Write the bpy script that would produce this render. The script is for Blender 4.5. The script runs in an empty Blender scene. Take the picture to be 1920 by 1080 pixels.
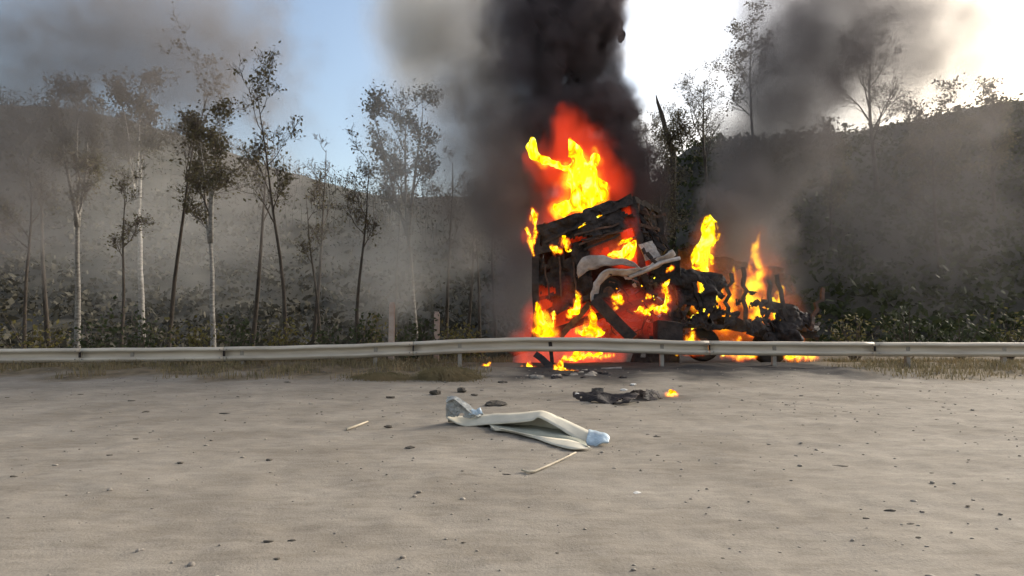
import bpy, bmesh, math, random
import numpy as np
from mathutils import Vector, Matrix, Euler

random.seed(7)
rng = np.random.default_rng(7)
R = math.radians
S = bpy.context.scene
COL = S.collection

# ------------------------------------------------------------------ camera
FPX = 1100.0                       # focal length in pixels of a 1920 px wide frame
CAM_Z = 1.5
PITCH = math.atan(48 / FPX)
cd = bpy.data.cameras.new('camera')
cam = bpy.data.objects.new('camera', cd)
COL.objects.link(cam)
cam.location = (0, 0, CAM_Z)
cam.rotation_euler = (R(90) + PITCH, 0, 0)
cd.sensor_width = 36
cd.lens = 36 * FPX / 1920
cd.clip_end = 3000
S.camera = cam

# ------------------------------------------------------------------ world, sun, exposure
SUN_EL, SUN_AZ = R(24), R(57)      # azimuth clockwise from the view direction
W = bpy.data.worlds.new('World'); S.world = W; W.use_nodes = True
wn, wl = W.node_tree.nodes, W.node_tree.links
wn.clear()
wo = wn.new('ShaderNodeOutputWorld'); wb = wn.new('ShaderNodeBackground')
sky = wn.new('ShaderNodeTexSky'); sky.sky_type = 'NISHITA'; sky.sun_disc = False
sky.sun_elevation = SUN_EL; sky.sun_rotation = SUN_AZ; sky.air_density = 1.2; sky.dust_density = 3.2
wt = wn.new('ShaderNodeTexCoord')
wm = wn.new('ShaderNodeMapping'); wm.inputs['Scale'].default_value = (1.4, 1.4, 4.2); wm.inputs['Location'].default_value = (8.8, 4.5, 10.5)
wnz = wn.new('ShaderNodeTexNoise'); wnz.inputs['Scale'].default_value = 1.3; wnz.inputs['Detail'].default_value = 7; wnz.inputs['Roughness'].default_value = .55
wr = wn.new('ShaderNodeMapRange'); wr.inputs['From Min'].default_value = .46; wr.inputs['From Max'].default_value = .70
wx = wn.new('ShaderNodeMixRGB'); wx.inputs['Color2'].default_value = (6.0, 5.5, 5.0, 1)
wl.new(wt.outputs['Generated'], wm.inputs['Vector']); wl.new(wm.outputs[0], wnz.inputs['Vector'])
wl.new(wnz.outputs['Fac'], wr.inputs['Value']); wl.new(wr.outputs[0], wx.inputs['Fac'])
wl.new(sky.outputs[0], wx.inputs['Color1']); wl.new(wx.outputs[0], wb.inputs['Color'])
wb.inputs['Strength'].default_value = .10
wl.new(wb.outputs[0], wo.inputs['Surface'])

sd = bpy.data.lights.new('sun', 'SUN'); sd.energy = 3.0; sd.angle = R(25); sd.color = (1, .93, .82)
sun = bpy.data.objects.new('sun', sd); COL.objects.link(sun)
sdir = Vector((math.sin(SUN_AZ) * math.cos(SUN_EL), math.cos(SUN_AZ) * math.cos(SUN_EL), math.sin(SUN_EL)))
sun.rotation_euler = sdir.to_track_quat('Z', 'Y').to_euler()

S.view_settings.view_transform = 'Standard'
S.view_settings.look = 'None'
S.view_settings.gamma = 1
S.view_settings.use_curve_mapping = False
S.view_settings.exposure = 1.27
S.render.engine = 'CYCLES'
c = S.cycles
c.use_denoising = True
try: c.denoiser = 'OPENIMAGEDENOISE'
except Exception: pass
c.max_bounces = 8; c.diffuse_bounces = 3; c.glossy_bounces = 2; c.transparent_max_bounces = 24
c.volume_bounces = 1; c.volume_step_rate = 2.6; c.volume_max_steps = 72; c.adaptive_threshold = .02
c.sample_clamp_indirect = 4.0

# ------------------------------------------------------------------ helpers: picture point -> place
FWD = Vector((0, math.cos(PITCH), math.sin(PITCH))); UP = Vector((0, -math.sin(PITCH), math.cos(PITCH)))
EYE = Vector((0, 0, CAM_Z))
def ray(px, py): return Vector(((px - 960) / FPX, 0, 0)) + FWD + UP * ((540 - py) / FPX)
def P(px, py, Y):
    d = ray(px, py); return EYE + d * (Y / d.y)
def G(px, py, z=0.0):
    d = ray(px, py); return EYE + d * ((z - CAM_Z) / d.z)

# ------------------------------------------------------------------ numpy noise
def _hash(i, j, k, s):
    h = (i * 374761393 + j * 668265263 + k * 2147483647 + s * 974634777).astype(np.uint64) & np.uint64(0xffffffff)
    h = ((h ^ (h >> np.uint64(13))) * np.uint64(1274126177)) & np.uint64(0xffffffff)
    h = ((h ^ (h >> np.uint64(16))) * np.uint64(2246822519)) & np.uint64(0xffffffff)
    return ((h ^ (h >> np.uint64(15))) & np.uint64(0xffffff)).astype(np.float64) / 16777215.0
def vnoise(p, s=0):
    p = np.asarray(p, float); f = np.floor(p); i = f.astype(np.int64); t = p - f; t = t * t * (3 - 2 * t)
    i = i + 100000
    x, y, z = i[..., 0], i[..., 1], i[..., 2]; u, v, w = t[..., 0], t[..., 1], t[..., 2]
    r = 0
    for a in (0, 1):
        for b in (0, 1):
            for cc in (0, 1):
                r = r + _hash(x + a, y + b, z + cc, s) * (u if a else 1 - u) * (v if b else 1 - v) * (w if cc else 1 - w)
    return r * 2 - 1
def fbm(p, octv=4, s=0, gain=.5):
    p = np.asarray(p, float); r = 0; a = 1
    for o in range(octv):
        r = r + a * vnoise(p, s + o); p = p * 2.03 + 11.7; a *= gain
    return r

# ------------------------------------------------------------------ surfaces grown from chains of balls (flames, smoke)
def isosurface(f, org, h):
    s = f < 0
    nx, ny, nz = f.shape
    c8 = [s[a:nx-1+a, b:ny-1+b, d:nz-1+d] for a in (0, 1) for b in (0, 1) for d in (0, 1)]
    cnt = sum(x.astype(np.int8) for x in c8)
    cell = (cnt > 0) & (cnt < 8)
    idx = -np.ones(cell.shape, int); idx[cell] = np.arange(cell.sum())
    ci = np.argwhere(cell)
    acc = np.zeros((len(ci), 3)); num = np.zeros(len(ci))
    I, J, K = ci.T
    for ax in range(3):
        o1, o2 = [a for a in range(3) if a != ax]
        for a in (0, 1):
            for b in (0, 1):
                off = [0, 0, 0]; off[o1] = a; off[o2] = b
                off2 = list(off); off2[ax] = 1
                f0 = f[I+off[0], J+off[1], K+off[2]]; f1 = f[I+off2[0], J+off2[1], K+off2[2]]
                m = (f0 < 0) != (f1 < 0)
                t = np.where(m, f0 / np.where(m, f0 - f1, 1), 0)
                pos = np.tile(np.array(off, float), (len(ci), 1)); pos[:, ax] += t
                acc += pos * m[:, None]; num += m
    v = (ci + acc / np.maximum(num, 1)[:, None]) * h + org
    quads = []
    for ax in range(3):
        o1, o2 = (ax + 1) % 3, (ax + 2) % 3
        sl0 = [slice(None)] * 3; sl1 = [slice(None)] * 3
        sl0[ax] = slice(0, -1); sl1[ax] = slice(1, None)
        cr = s[tuple(sl0)] != s[tuple(sl1)]
        e = np.argwhere(cr)
        e = e[(e[:, o1] > 0) & (e[:, o2] > 0) & (e[:, o1] < f.shape[o1]-1) & (e[:, o2] < f.shape[o2]-1)]
        if not len(e): continue
        q = []
        for a, b in ((1, 1), (0, 1), (0, 0), (1, 0)):
            g = e.copy(); g[:, o1] -= a; g[:, o2] -= b
            q.append(idx[g[:, 0], g[:, 1], g[:, 2]])
        q = np.stack(q, 1)
        ins = s[e[:, 0], e[:, 1], e[:, 2]]
        q[~ins] = q[~ins][:, ::-1]
        quads.append(q)
    return v, np.concatenate(quads)

def grow(chains, h, k=.12, amp=.12, freq=2.0, zs=.55, seed=0, octv=4, ysq=1.0, warp=0.0, hard=False):
    """chains: lists of (point, radius). Returns verts, quads of the blended, noise-frayed surface."""
    pts = np.array([tuple(p) for ch in chains for p, r in ch]); rad = np.array([r for ch in chains for p, r in ch])
    m = amp * 1.6 + 3 * h + k
    lo = (pts - rad[:, None]).min(0) - m; hi = (pts + rad[:, None]).max(0) + m
    n = np.ceil((hi - lo) / h).astype(int) + 1
    gx, gy, gz = np.meshgrid(*[lo[i] + h * np.arange(n[i]) for i in range(3)], indexing='ij')
    p = np.stack([gx, gy, gz], -1)
    q = p
    if warp:
        w = np.stack([fbm(p * [freq*.6, freq*.6, freq*.4], 2, seed + 50 + i) for i in range(3)], -1)
        q = p + w * warp
    d = None
    for ch in chains:
        segs = list(zip(ch[:-1], ch[1:])) if len(ch) > 1 else [(ch[0], ch[0])]
        for (a, ra), (b, rb) in segs:
            a, b = np.array(a), np.array(b); ab = b - a; L = max((ab ** 2).sum(), 1e-9)
            t = np.clip(((q - a) @ ab) / L, 0, 1)
            dv = q - (a + t[..., None] * ab); dv[..., 1] /= ysq
            e = np.sqrt((dv ** 2).sum(-1)) - (ra + (rb - ra) * t)
            if d is None: d = e
            else:
                hh = np.clip(.5 + .5 * (d - e) / k, 0, 1)
                d = d + (e - d) * hh - k * hh * (1 - hh)
    nn = fbm(p * [freq, freq, freq * zs], octv, seed)
    if hard: nn = np.abs(nn) * -2 + .7
    d = d + amp * nn
    return isosurface(d, lo, h)

def largest(v, f):
    """keep the biggest connected piece"""
    lab = np.arange(len(v))
    while True:
        m = lab[f].min(1); new = lab.copy(); np.minimum.at(new, f.ravel(), np.repeat(m, f.shape[1])); new = new[new]
        if (new == lab).all(): break
        lab = new
    u, c_ = np.unique(lab[f[:, 0]], return_counts=True); keep = lab[f[:, 0]] == u[c_.argmax()]
    f = f[keep]; ids, inv = np.unique(f, return_inverse=True)
    return v[ids], inv.reshape(f.shape)

# ------------------------------------------------------------------ object helpers
def mesh(name, v, f, mat=None, smooth=False):
    me = bpy.data.meshes.new(name)
    me.from_pydata([tuple(x) for x in v], [], [tuple(int(i) for i in q) for q in f])
    if smooth: me.polygons.foreach_set('use_smooth', [True] * len(me.polygons))
    if mat: me.materials.append(mat)
    me.update(); return me
def link(name, data, parent=None):
    o = bpy.data.objects.new(name, data); COL.objects.link(o)
    if parent is not None: o.parent = parent
    return o
def tag(o, label, cat, group=None):
    o['label'] = label; o['category'] = cat
    if group: o['group'] = group
    return o
def thing(name, loc, label, cat, group=None):
    o = link(name, None); o.location = loc
    return tag(o, label, cat, group)
def part(name, v, f, mat, root, smooth=False, solid=0, label=None):
    """v in world coordinates; root is an unrotated Empty."""
    base = Vector((0, 0, 0)); r = root
    while r is not None: base = base + r.location; r = r.parent
    o = link(name, mesh(name, [Vector(x) - base for x in v], f, mat, smooth), root)
    if solid:
        m = o.modifiers.new('solid', 'SOLIDIFY'); m.thickness = solid; m.offset = 0
    if label: o['label'] = label
    return o
def loose(name, v, f, mat, label, cat, group=None, smooth=False, solid=0):
    v = [Vector(x) for x in v]
    n = len(v); cx = sum((p.x for p in v)) / n; cy = sum((p.y for p in v)) / n; cz = min(p.z for p in v)
    b = Vector((cx, cy, cz))
    o = link(name, mesh(name, [p - b for p in v], f, mat, smooth)); o.location = b
    if solid:
        m = o.modifiers.new('solid', 'SOLIDIFY'); m.thickness = solid; m.offset = 0
    return tag(o, label, cat, group)

class MB:
    def __init__(s): s.v = []; s.f = []
    def add(s, v, f):
        b = len(s.v); s.v += [Vector(x) for x in v]; s.f += [tuple(i + b for i in q) for q in f]; return s
    def box(s, c, size, rot=(0, 0, 0), jit=0):
        M = Euler(rot).to_matrix(); c = Vector(c); v = []
        for x in (-.5, .5):
            for y in (-.5, .5):
                for z in (-.5, .5):
                    p = Vector((x * size[0], y * size[1], z * size[2]))
                    if jit: p += Vector([random.uniform(-jit, jit) for _ in 'xyz'])
                    v.append(c + M @ p)
        return s.add(v, [(0, 1, 3, 2), (4, 6, 7, 5), (0, 4, 5, 1), (2, 3, 7, 6), (0, 2, 6, 4), (1, 5, 7, 3)])
    def beam(s, a, b, w, d, jit=0.0, n=1):
        """square bar from a to b, in n pieces bent by jit"""
        a, b = Vector(a), Vector(b); t = (b - a).normalized()
        u = t.cross(Vector((0, 1, 0)));  u = u.normalized() if u.length > .01 else Vector((1, 0, 0))
        q = t.cross(u).normalized(); rings = []
        for i in range(n + 1):
            p = a.lerp(b, i / n)
            if 0 < i < n and jit: p = p + Vector([random.uniform(-jit, jit) for _ in 'xyz'])
            rings.append([p + u * w/2 + q * d/2, p - u * w/2 + q * d/2, p - u * w/2 - q * d/2, p + u * w/2 - q * d/2])
        v = [x for r in rings for x in r]; f = [(0, 1, 2, 3), tuple(4 * n + i for i in (3, 2, 1, 0))]
        for i in range(n):
            for k in range(4): f.append((4*i + k, 4*i + 4 + k, 4*i + 4 + (k+1) % 4, 4*i + (k+1) % 4))
        return s.add(v, f)
    def tube(s, pts, rads, n=8, cap=True):
        pts = [Vector(p) for p in pts]
        if not hasattr(rads, '__len__'): rads = [rads] * len(pts)
        t0 = (pts[1] - pts[0]).normalized(); u = t0.cross(Vector((0, 0, 1)))
        if u.length < .05: u = t0.cross(Vector((1, 0, 0)))
        u.normalize(); v = []
        for i, p in enumerate(pts):
            t = (pts[min(i + 1, len(pts) - 1)] - pts[max(i - 1, 0)]).normalized()
            u = (u - t * u.dot(t)).normalized(); w = t.cross(u)
            for k in range(n):
                a = 2 * math.pi * k / n; v.append(p + (u * math.cos(a) + w * math.sin(a)) * rads[i])
        f = []
        for i in range(len(pts) - 1):
            for k in range(n): f.append((i*n + k, i*n + (k+1) % n, (i+1)*n + (k+1) % n, (i+1)*n + k))
        if cap:
            f.append(tuple(range(n))[::-1]); f.append(tuple((len(pts) - 1) * n + k for k in range(n)))
        return s.add(v, f)
    def ring(s, c, axis, prof, n=24):
        """lathe: prof = list of (radius, offset along axis)"""
        c, axis = Vector(c), Vector(axis).normalized(); u = axis.cross(Vector((0, 0, 1)))
        if u.length < .05: u = axis.cross(Vector((1, 0, 0)))
        u.normalize(); w = axis.cross(u); v = []; m = len(prof)
        for k in range(n):
            a = 2 * math.pi * k / n; d = u * math.cos(a) + w * math.sin(a)
            v += [c + d * r + axis * o for r, o in prof]
        f = [(k*m + i, k*m + i + 1, ((k+1) % n)*m + i + 1, ((k+1) % n)*m + i) for k in range(n) for i in range(m - 1)]
        return s.add(v, f)
    def part(s, name, mat, root, **kw): return part(name, s.v, s.f, mat, root, **kw)
    def loose(s, name, mat, label, cat, group=None, **kw): return loose(name, s.v, s.f, mat, label, cat, group, **kw)

def sheet(c00, c10, c11, c01, nu, nv, amp=.05, freq=2.5, seed=0, hole=None):
    """bilinear crumpled sheet; hole: fraction of faces torn away by noise"""
    c00, c10, c11, c01 = [np.array(x) for x in (c00, c10, c11, c01)]
    u, v = np.meshgrid(np.linspace(0, 1, nu + 1), np.linspace(0, 1, nv + 1), indexing='ij')
    p = (c00 * ((1-u)*(1-v))[..., None] + c10 * (u*(1-v))[..., None] + c11 * (u*v)[..., None] + c01 * ((1-u)*v)[..., None])
    n = np.cross(c10 - c00, c01 - c00); n = n / np.linalg.norm(n)
    p = p + n * (amp * fbm(p * freq, 4, seed))[..., None]
    t = np.stack([fbm(p * freq, 3, seed + 20 + i) for i in range(3)], -1); p = p + t * amp * .35
    V = p.reshape(-1, 3); F = []
    hn = fbm(p * freq * .8 + 40, 3, seed + 9)
    thr = np.quantile(hn, 1 - hole) if hole else 9
    for i in range(nu):
        for j in range(nv):
            if hn[i, j] > thr: continue
            F.append((i*(nv+1)+j, (i+1)*(nv+1)+j, (i+1)*(nv+1)+j+1, i*(nv+1)+j+1))
    return V, F

# ------------------------------------------------------------------ materials
def mat(name, c1, c2=None, scale=4, rough=.8, metal=0, bump=.3, bscale=None, spec=.3, detail=8, c3=None, stretch=(1, 1, 1), trans=0):
    m = bpy.data.materials.new(name); m.use_nodes = True
    n, l = m.node_tree.nodes, m.node_tree.links; b = n['Principled BSDF']
    b.inputs['Roughness'].default_value = rough; b.inputs['Metallic'].default_value = metal
    b.inputs['Specular IOR Level'].default_value = spec
    c2 = c2 or tuple(x * .6 for x in c1)
    tc = n.new('ShaderNodeTexCoord'); mp = n.new('ShaderNodeMapping'); mp.inputs['Scale'].default_value = stretch
    nz = n.new('ShaderNodeTexNoise'); nz.inputs['Scale'].default_value = scale; nz.inputs['Detail'].default_value = detail; nz.inputs['Roughness'].default_value = .62
    rp = n.new('ShaderNodeValToRGB'); e = rp.color_ramp.elements
    e[0].position = .32; e[0].color = (*c2, 1); e[1].position = .68; e[1].color = (*c1, 1)
    if c3: x = e.new(.78); x.color = (*c3, 1)
    l.new(tc.outputs['Object'], mp.inputs['Vector']); l.new(mp.outputs[0], nz.inputs['Vector'])
    l.new(nz.outputs['Fac'], rp.inputs['Fac']); l.new(rp.outputs['Color'], b.inputs['Base Color'])
    if bump:
        n2 = n.new('ShaderNodeTexNoise'); n2.inputs['Scale'].default_value = bscale or scale * 4; n2.inputs['Detail'].default_value = 6
        bp = n.new('ShaderNodeBump'); bp.inputs['Strength'].default_value = bump; bp.inputs['Distance'].default_value = .03
        l.new(mp.outputs[0], n2.inputs['Vector']); l.new(n2.outputs['Fac'], bp.inputs['Height']); l.new(bp.outputs[0], b.inputs['Normal'])
    if trans:
        tr = n.new('ShaderNodeBsdfTranslucent'); mx = n.new('ShaderNodeMixShader'); mx.inputs[0].default_value = trans
        l.new(rp.outputs['Color'], tr.inputs['Color']); l.new(b.outputs[0], mx.inputs[1]); l.new(tr.outputs[0], mx.inputs[2])
        l.new(mx.outputs[0], n['Material Output'].inputs['Surface'])
    return m

M_bark = mat('bark_dark', (.075, .06, .048), (.03, .025, .02), 9, .95, bump=.6, stretch=(1, 1, .3))
M_birch = mat('bark_pale', (.30, .285, .26), (.09, .08, .07), 5, .9, bump=.3, stretch=(1, 1, 2.2))
M_twig = mat('twig', (.10, .08, .065), (.05, .04, .032), 6, .95, bump=0)
M_leaf = mat('leaf_dry', (.14, .12, .065), (.075, .068, .045), 2.5, .8, bump=0, c3=(.19, .15, .07), trans=.35)
M_bush = mat('bush_leaf', (.055, .065, .022), (.022, .03, .014), 1.7, .8, bump=0, c3=(.15, .12, .03), trans=.25)
M_yellow = mat('yellow_leaf', (.16, .13, .035), (.07, .065, .025), 2, .8, bump=0, trans=.25)
M_grass = mat('dry_grass', (.25, .195, .115), (.125, .11, .055), 1.3, .9, bump=0, trans=.2)
M_rail = mat('galvanised', (.56, .50, .41), (.36, .31, .25), 1.6, .62, .1, bump=.1, bscale=30, spec=.5, c3=(.40, .33, .25), stretch=(.4, 1, 3))
M_post = mat('post_steel', (.34, .32, .29), (.2, .18, .16), 4, .6, .3, bump=.2)
M_conc = mat('concrete_post', (.42, .36, .31), (.30, .21, .17), 4, .95, bump=.4)
M_char_redlit = mat('charred', (.045, .034, .032), (.010, .009, .010), 4, .75, .0, bump=.8, bscale=14, c3=(.07, .05, .04))  # burnt black, lifted and reddened: fire glow over the cab painted into the colour
M_rust = mat('burnt_rust', (.12, .062, .042), (.03, .024, .022), 5, .85, .0, bump=.6, bscale=18, c3=(.2, .15, .12))
M_ash = mat('ash_white', (.48, .44, .42), (.22, .19, .18), 3.5, .9, bump=.5, bscale=14)
M_tyre = mat('burnt_tyre', (.018, .018, .019), (.008, .008, .008), 8, .8, bump=.6)
M_cream = mat('cream_panel', (.55, .515, .42), (.42, .385, .31), 2.6, .6, bump=.12, bscale=9, spec=.4, c3=(.42, .37, .29))
M_blue = mat('pale_blue_film', (.44, .54, .61), (.27, .34, .40), 7, .4, bump=.5, bscale=16, spec=.5)
M_greywhite = mat('torn_liner', (.45, .46, .44), (.16, .16, .155), 9, .7, bump=.6, bscale=20)
M_inner = mat('panel_inside', (.33, .33, .26), (.22, .22, .18), 3, .7, bump=.2)
M_stick = mat('pale_stick', (.50, .44, .34), (.34, .29, .22), 8, .8, bump=.3)
M_clod = mat('dark_clod', (.10, .086, .07), (.045, .04, .034), 7, .95, bump=.6)
M_stone = mat('stone', (.30, .27, .23), (.17, .15, .13), 6, .95, bump=.5)
M_white = mat('white_scrap', (.72, .70, .66), (.5, .48, .45), 8, .7, bump=.3)

def ground_mat(name, fire=True):
    m = bpy.data.materials.new(name); m.use_nodes = True
    n, l = m.node_tree.nodes, m.node_tree.links; b = n['Principled BSDF']; b.inputs['Roughness'].default_value = .95; b.inputs['Specular IOR Level'].default_value = .15
    g = n.new('ShaderNodeNewGeometry')
    def noise(sc, det=8, st=(1, 1, 1), ro=.6):
        mp = n.new('ShaderNodeMapping'); mp.inputs['Scale'].default_value = st
        z = n.new('ShaderNodeTexNoise'); z.inputs['Scale'].default_value = sc; z.inputs['Detail'].default_value = det; z.inputs['Roughness'].default_value = ro
        l.new(g.outputs['Position'], mp.inputs['Vector']); l.new(mp.outputs[0], z.inputs['Vector']); return z.outputs['Fac']
    def ramp(fac, a, ca, bb, cb):
        r = n.new('ShaderNodeValToRGB'); e = r.color_ramp.elements
        e[0].position = a; e[0].color = (*ca, 1); e[1].position = bb; e[1].color = (*cb, 1); l.new(fac, r.inputs['Fac']); return r.outputs['Color']
    def mix(f, a, bb, t='MIX'):
        x = n.new('ShaderNodeMixRGB'); x.blend_type = t
        for v, s in ((f, 'Fac'), (a, 'Color1'), (bb, 'Color2')):
            if hasattr(v, 'links'): l.new(v, x.inputs[s])
            else: x.inputs[s].default_value = v
        return x.outputs['Color']
    dirt = ramp(noise(.7, 10, (1, 1.6, 1)), .34, (.180, .159, .132), .66, (.262, .236, .200))
    dirt = mix(.5, dirt, ramp(noise(5, 7, (.6, 2.4, 1)), .3, (.6, .58, .55), .6, (1.05, 1.05, 1.05)), 'MULTIPLY')
    dirt = mix(.35, dirt, ramp(noise(46, 4), .30, (.55, .53, .5), .52, (1.05, 1.04, 1.02)), 'MULTIPLY')
    # dark crumbs and damp streaks
    dirt = mix(ramp(noise(2.2, 8, (.8, 2.6, 1)), .62, (0, 0, 0), .72, (.5, .5, .5)), dirt, (.115, .098, .08, 1))
    sp = n.new('ShaderNodeSeparateXYZ'); l.new(g.outputs['Position'], sp.inputs[0])
    # scorched earth round the wreck: a ragged stain of soot
    at = n.new('ShaderNodeAttribute'); at.attribute_name = 'soot'
    dirt = mix(at.outputs['Fac'], dirt, (.028, .026, .027, 1))
    av = n.new('ShaderNodeAttribute'); av.attribute_name = 'turf'
    turf = ramp(noise(3, 8), .35, (.075, .06, .038), .65, (.17, .13, .082))
    dirt = mix(av.outputs['Fac'], dirt, turf)
    l.new(dirt, b.inputs['Base Color'])
    bp = n.new('ShaderNodeBump'); bp.inputs['Strength'].default_value = .3; bp.inputs['Distance'].default_value = .02
    ad = n.new('ShaderNodeMath'); ad.operation = 'ADD'
    l.new(noise(14, 8), ad.inputs[0]); l.new(noise(60, 4), ad.inputs[1]); l.new(ad.outputs[0], bp.inputs['Height']); l.new(bp.outputs[0], b.inputs['Normal'])
    return m
M_dirt = ground_mat('dusty_dirt')
M_hill = mat('hill_scrub', (.062, .057, .046), (.032, .032, .027), .35, .95, bump=.8, bscale=2.5, c3=(.085, .075, .055))
M_scrub = mat('scrub_leaf', (.075, .068, .05), (.035, .034, .026), 1.5, .9, bump=0, c3=(.10, .085, .045), trans=.2)

def flame_mat(name, hot=1.0, thr=.36, scale=3.2):
    m = bpy.data.materials.new(name); m.use_nodes = True
    n, l = m.node_tree.nodes, m.node_tree.links; n.clear()
    o = n.new('ShaderNodeOutputMaterial'); g = n.new('ShaderNodeNewGeometry')
    mp = n.new('ShaderNodeMapping'); mp.inputs['Scale'].default_value = (1, 1, .55)
    z = n.new('ShaderNodeTexNoise'); z.inputs['Scale'].default_value = scale; z.inputs['Detail'].default_value = 3; z.inputs['Distortion'].default_value = 1.1
    r = n.new('ShaderNodeValToRGB'); e = r.color_ramp.elements
    e[0].position = .22; e[0].color = (.9, .06, .01, 1); e[1].position = .78; e[1].color = (1.0, 1.0, .32, 1)
    for p, cc in ((.37, (1, .16, .004)), (.45, (1, .46, .0)), (.54, (1, .90, .008))):
        x = e.new(p); x.color = (*cc, 1)
    em = n.new('ShaderNodeEmission'); em.inputs['Strength'].default_value = .74 * hot
    tr = n.new('ShaderNodeBsdfTransparent'); mx = n.new('ShaderNodeMixShader')
    al = n.new('ShaderNodeMapRange'); al.inputs['From Min'].default_value = thr - .08; al.inputs['From Max'].default_value = thr + .02
    l.new(g.outputs['Position'], mp.inputs['Vector']); l.new(mp.outputs[0], z.inputs['Vector'])
    l.new(z.outputs['Fac'], r.inputs['Fac']); l.new(r.outputs['Color'], em.inputs['Color'])
    l.new(z.outputs['Fac'], al.inputs['Value']); l.new(al.outputs[0], mx.inputs['Fac'])
    l.new(tr.outputs[0], mx.inputs[1]); l.new(em.outputs[0], mx.inputs[2]); l.new(mx.outputs[0], o.inputs['Surface'])
    return m
M_flame = flame_mat('flame')
M_flame_big = flame_mat('flame_big', .85, .49, 2.6)
M_flame_small = flame_mat('flame_small', 1.0, .33, 6.0)
M_ember = flame_mat('ember', .9, .2, 14.0)

GLOW = {}
def glow_mat(name, col=(1, .055, .012), s=.55, dens=.12, nsc=1.1, smoke=(.35, .22, .2), amp=1.0, warp=0.0, hot=False):
    GLOW[name] = dict(col=col, s=s, dens=dens, nsc=nsc, smoke=smoke, amp=amp, warp=warp, hot=hot); return name
def gas(name, balls, s=None, nsc=None, warp=None):
    """burning gas: density falls off from the flame's spine, so it thins out to red at its rim"""
    k = dict(GLOW[name]); k['s'] = s or k['s']; k['nsc'] = nsc or k['nsc']; k['warp'] = k['warp'] if warp is None else warp; m = bpy.data.materials.new(name); m.use_nodes = True
    n, l = m.node_tree.nodes, m.node_tree.links; n.clear()
    def mth(op, a, b=0.0, c_=None):
        q = n.new('ShaderNodeMath'); q.operation = op
        for i, x in enumerate((a, b) if c_ is None else (a, b, c_)):
            if hasattr(x, 'links'): l.new(x, q.inputs[i])
            else: q.inputs[i].default_value = x
        return q.outputs[0]
    o = n.new('ShaderNodeOutputMaterial'); v = n.new('ShaderNodeVolumePrincipled'); g = n.new('ShaderNodeNewGeometry')
    mp = n.new('ShaderNodeMapping'); mp.inputs['Scale'].default_value = (1, 1, .55)
    z = n.new('ShaderNodeTexNoise'); z.inputs['Scale'].default_value = k['nsc']; z.inputs['Detail'].default_value = 5; z.inputs['Distortion'].default_value = .6
    l.new(g.outputs['Position'], mp.inputs['Vector']); l.new(mp.outputs[0], z.inputs['Vector'])
    f = None; pos = g.outputs['Position']
    if k['warp']:
        a1 = n.new('ShaderNodeVectorMath'); a1.operation = 'SUBTRACT'; l.new(z.outputs['Color'], a1.inputs[0]); a1.inputs[1].default_value = (.5, .5, .5)
        a2 = n.new('ShaderNodeVectorMath'); a2.operation = 'MULTIPLY_ADD'; l.new(a1.outputs[0], a2.inputs[0]); a2.inputs[1].default_value = (k['warp'],) * 3; l.new(pos, a2.inputs[2]); pos = a2.outputs[0]
    for p, r in balls:
        d = n.new('ShaderNodeVectorMath'); d.operation = 'DISTANCE'; l.new(pos, d.inputs[0]); d.inputs[1].default_value = tuple(p)
        e = mth('MULTIPLY_ADD', d.outputs['Value'], -1.0 / r, 1.0)
        f = e if f is None else mth('SMOOTH_MAX', f, e, .25)
    nn = mth('MULTIPLY', mth('SUBTRACT', z.outputs['Fac'], .5), k['amp'])
    f2 = mth('ADD', mth('SUBTRACT', f, .08), nn)
    mr = n.new('ShaderNodeMapRange'); mr.interpolation_type = 'SMOOTHSTEP'; mr.inputs['From Min'].default_value = 0; mr.inputs['From Max'].default_value = .95 if k['hot'] else .75
    l.new(f2, mr.inputs['Value'])
    rim = n.new('ShaderNodeMapRange'); rim.inputs['From Min'].default_value = -.02; rim.inputs['From Max'].default_value = .2; l.new(f, rim.inputs['Value'])
    w = mth('MULTIPLY', mr.outputs[0], rim.outputs[0])
    l.new(mth('MULTIPLY', w, k['s']), v.inputs['Emission Strength']); l.new(mth('MULTIPLY', w, k['dens']), v.inputs['Density'])
    if k['hot']:
        cr = n.new('ShaderNodeValToRGB'); ce = cr.color_ramp.elements
        ce[0].position = .0; ce[0].color = (.10, .004, .0005, 1); ce[1].position = 1; ce[1].color = (1, .72, .015, 1)
        for p, cc in ((.3, (.45, .03, .002)), (.6, (.9, .26, .004))):
            x = ce.new(p); x.color = (*cc, 1)
        l.new(w, cr.inputs['Fac']); l.new(cr.outputs['Color'], v.inputs['Emission Color'])
    else: v.inputs['Emission Color'].default_value = (*k['col'], 1)
    v.inputs['Color'].default_value = (*k['smoke'], 1); v.inputs['Density Attribute'].default_value = ''
    l.new(v.outputs[0], o.inputs['Volume'])
    return m
M_fire = glow_mat('burning_gas', s=1.6, dens=.05, nsc=2.2, smoke=(.1, .08, .07), amp=2.1, warp=.3, hot=True)
M_glow = glow_mat('flame_gas', (1, .05, .008), s=.26, dens=.3, nsc=1.5, smoke=(.12, .08, .07), amp=1.9, warp=.5)
M_glow_soft = glow_mat('flame_gas_soft', (1, .06, .015), .26, .2, amp=1.4)
M_glow_big = glow_mat('flame_gas_big', (1, .17, .010), .13, .5, 1.1, smoke=(.12, .08, .07), amp=2.0, warp=.7)

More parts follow.
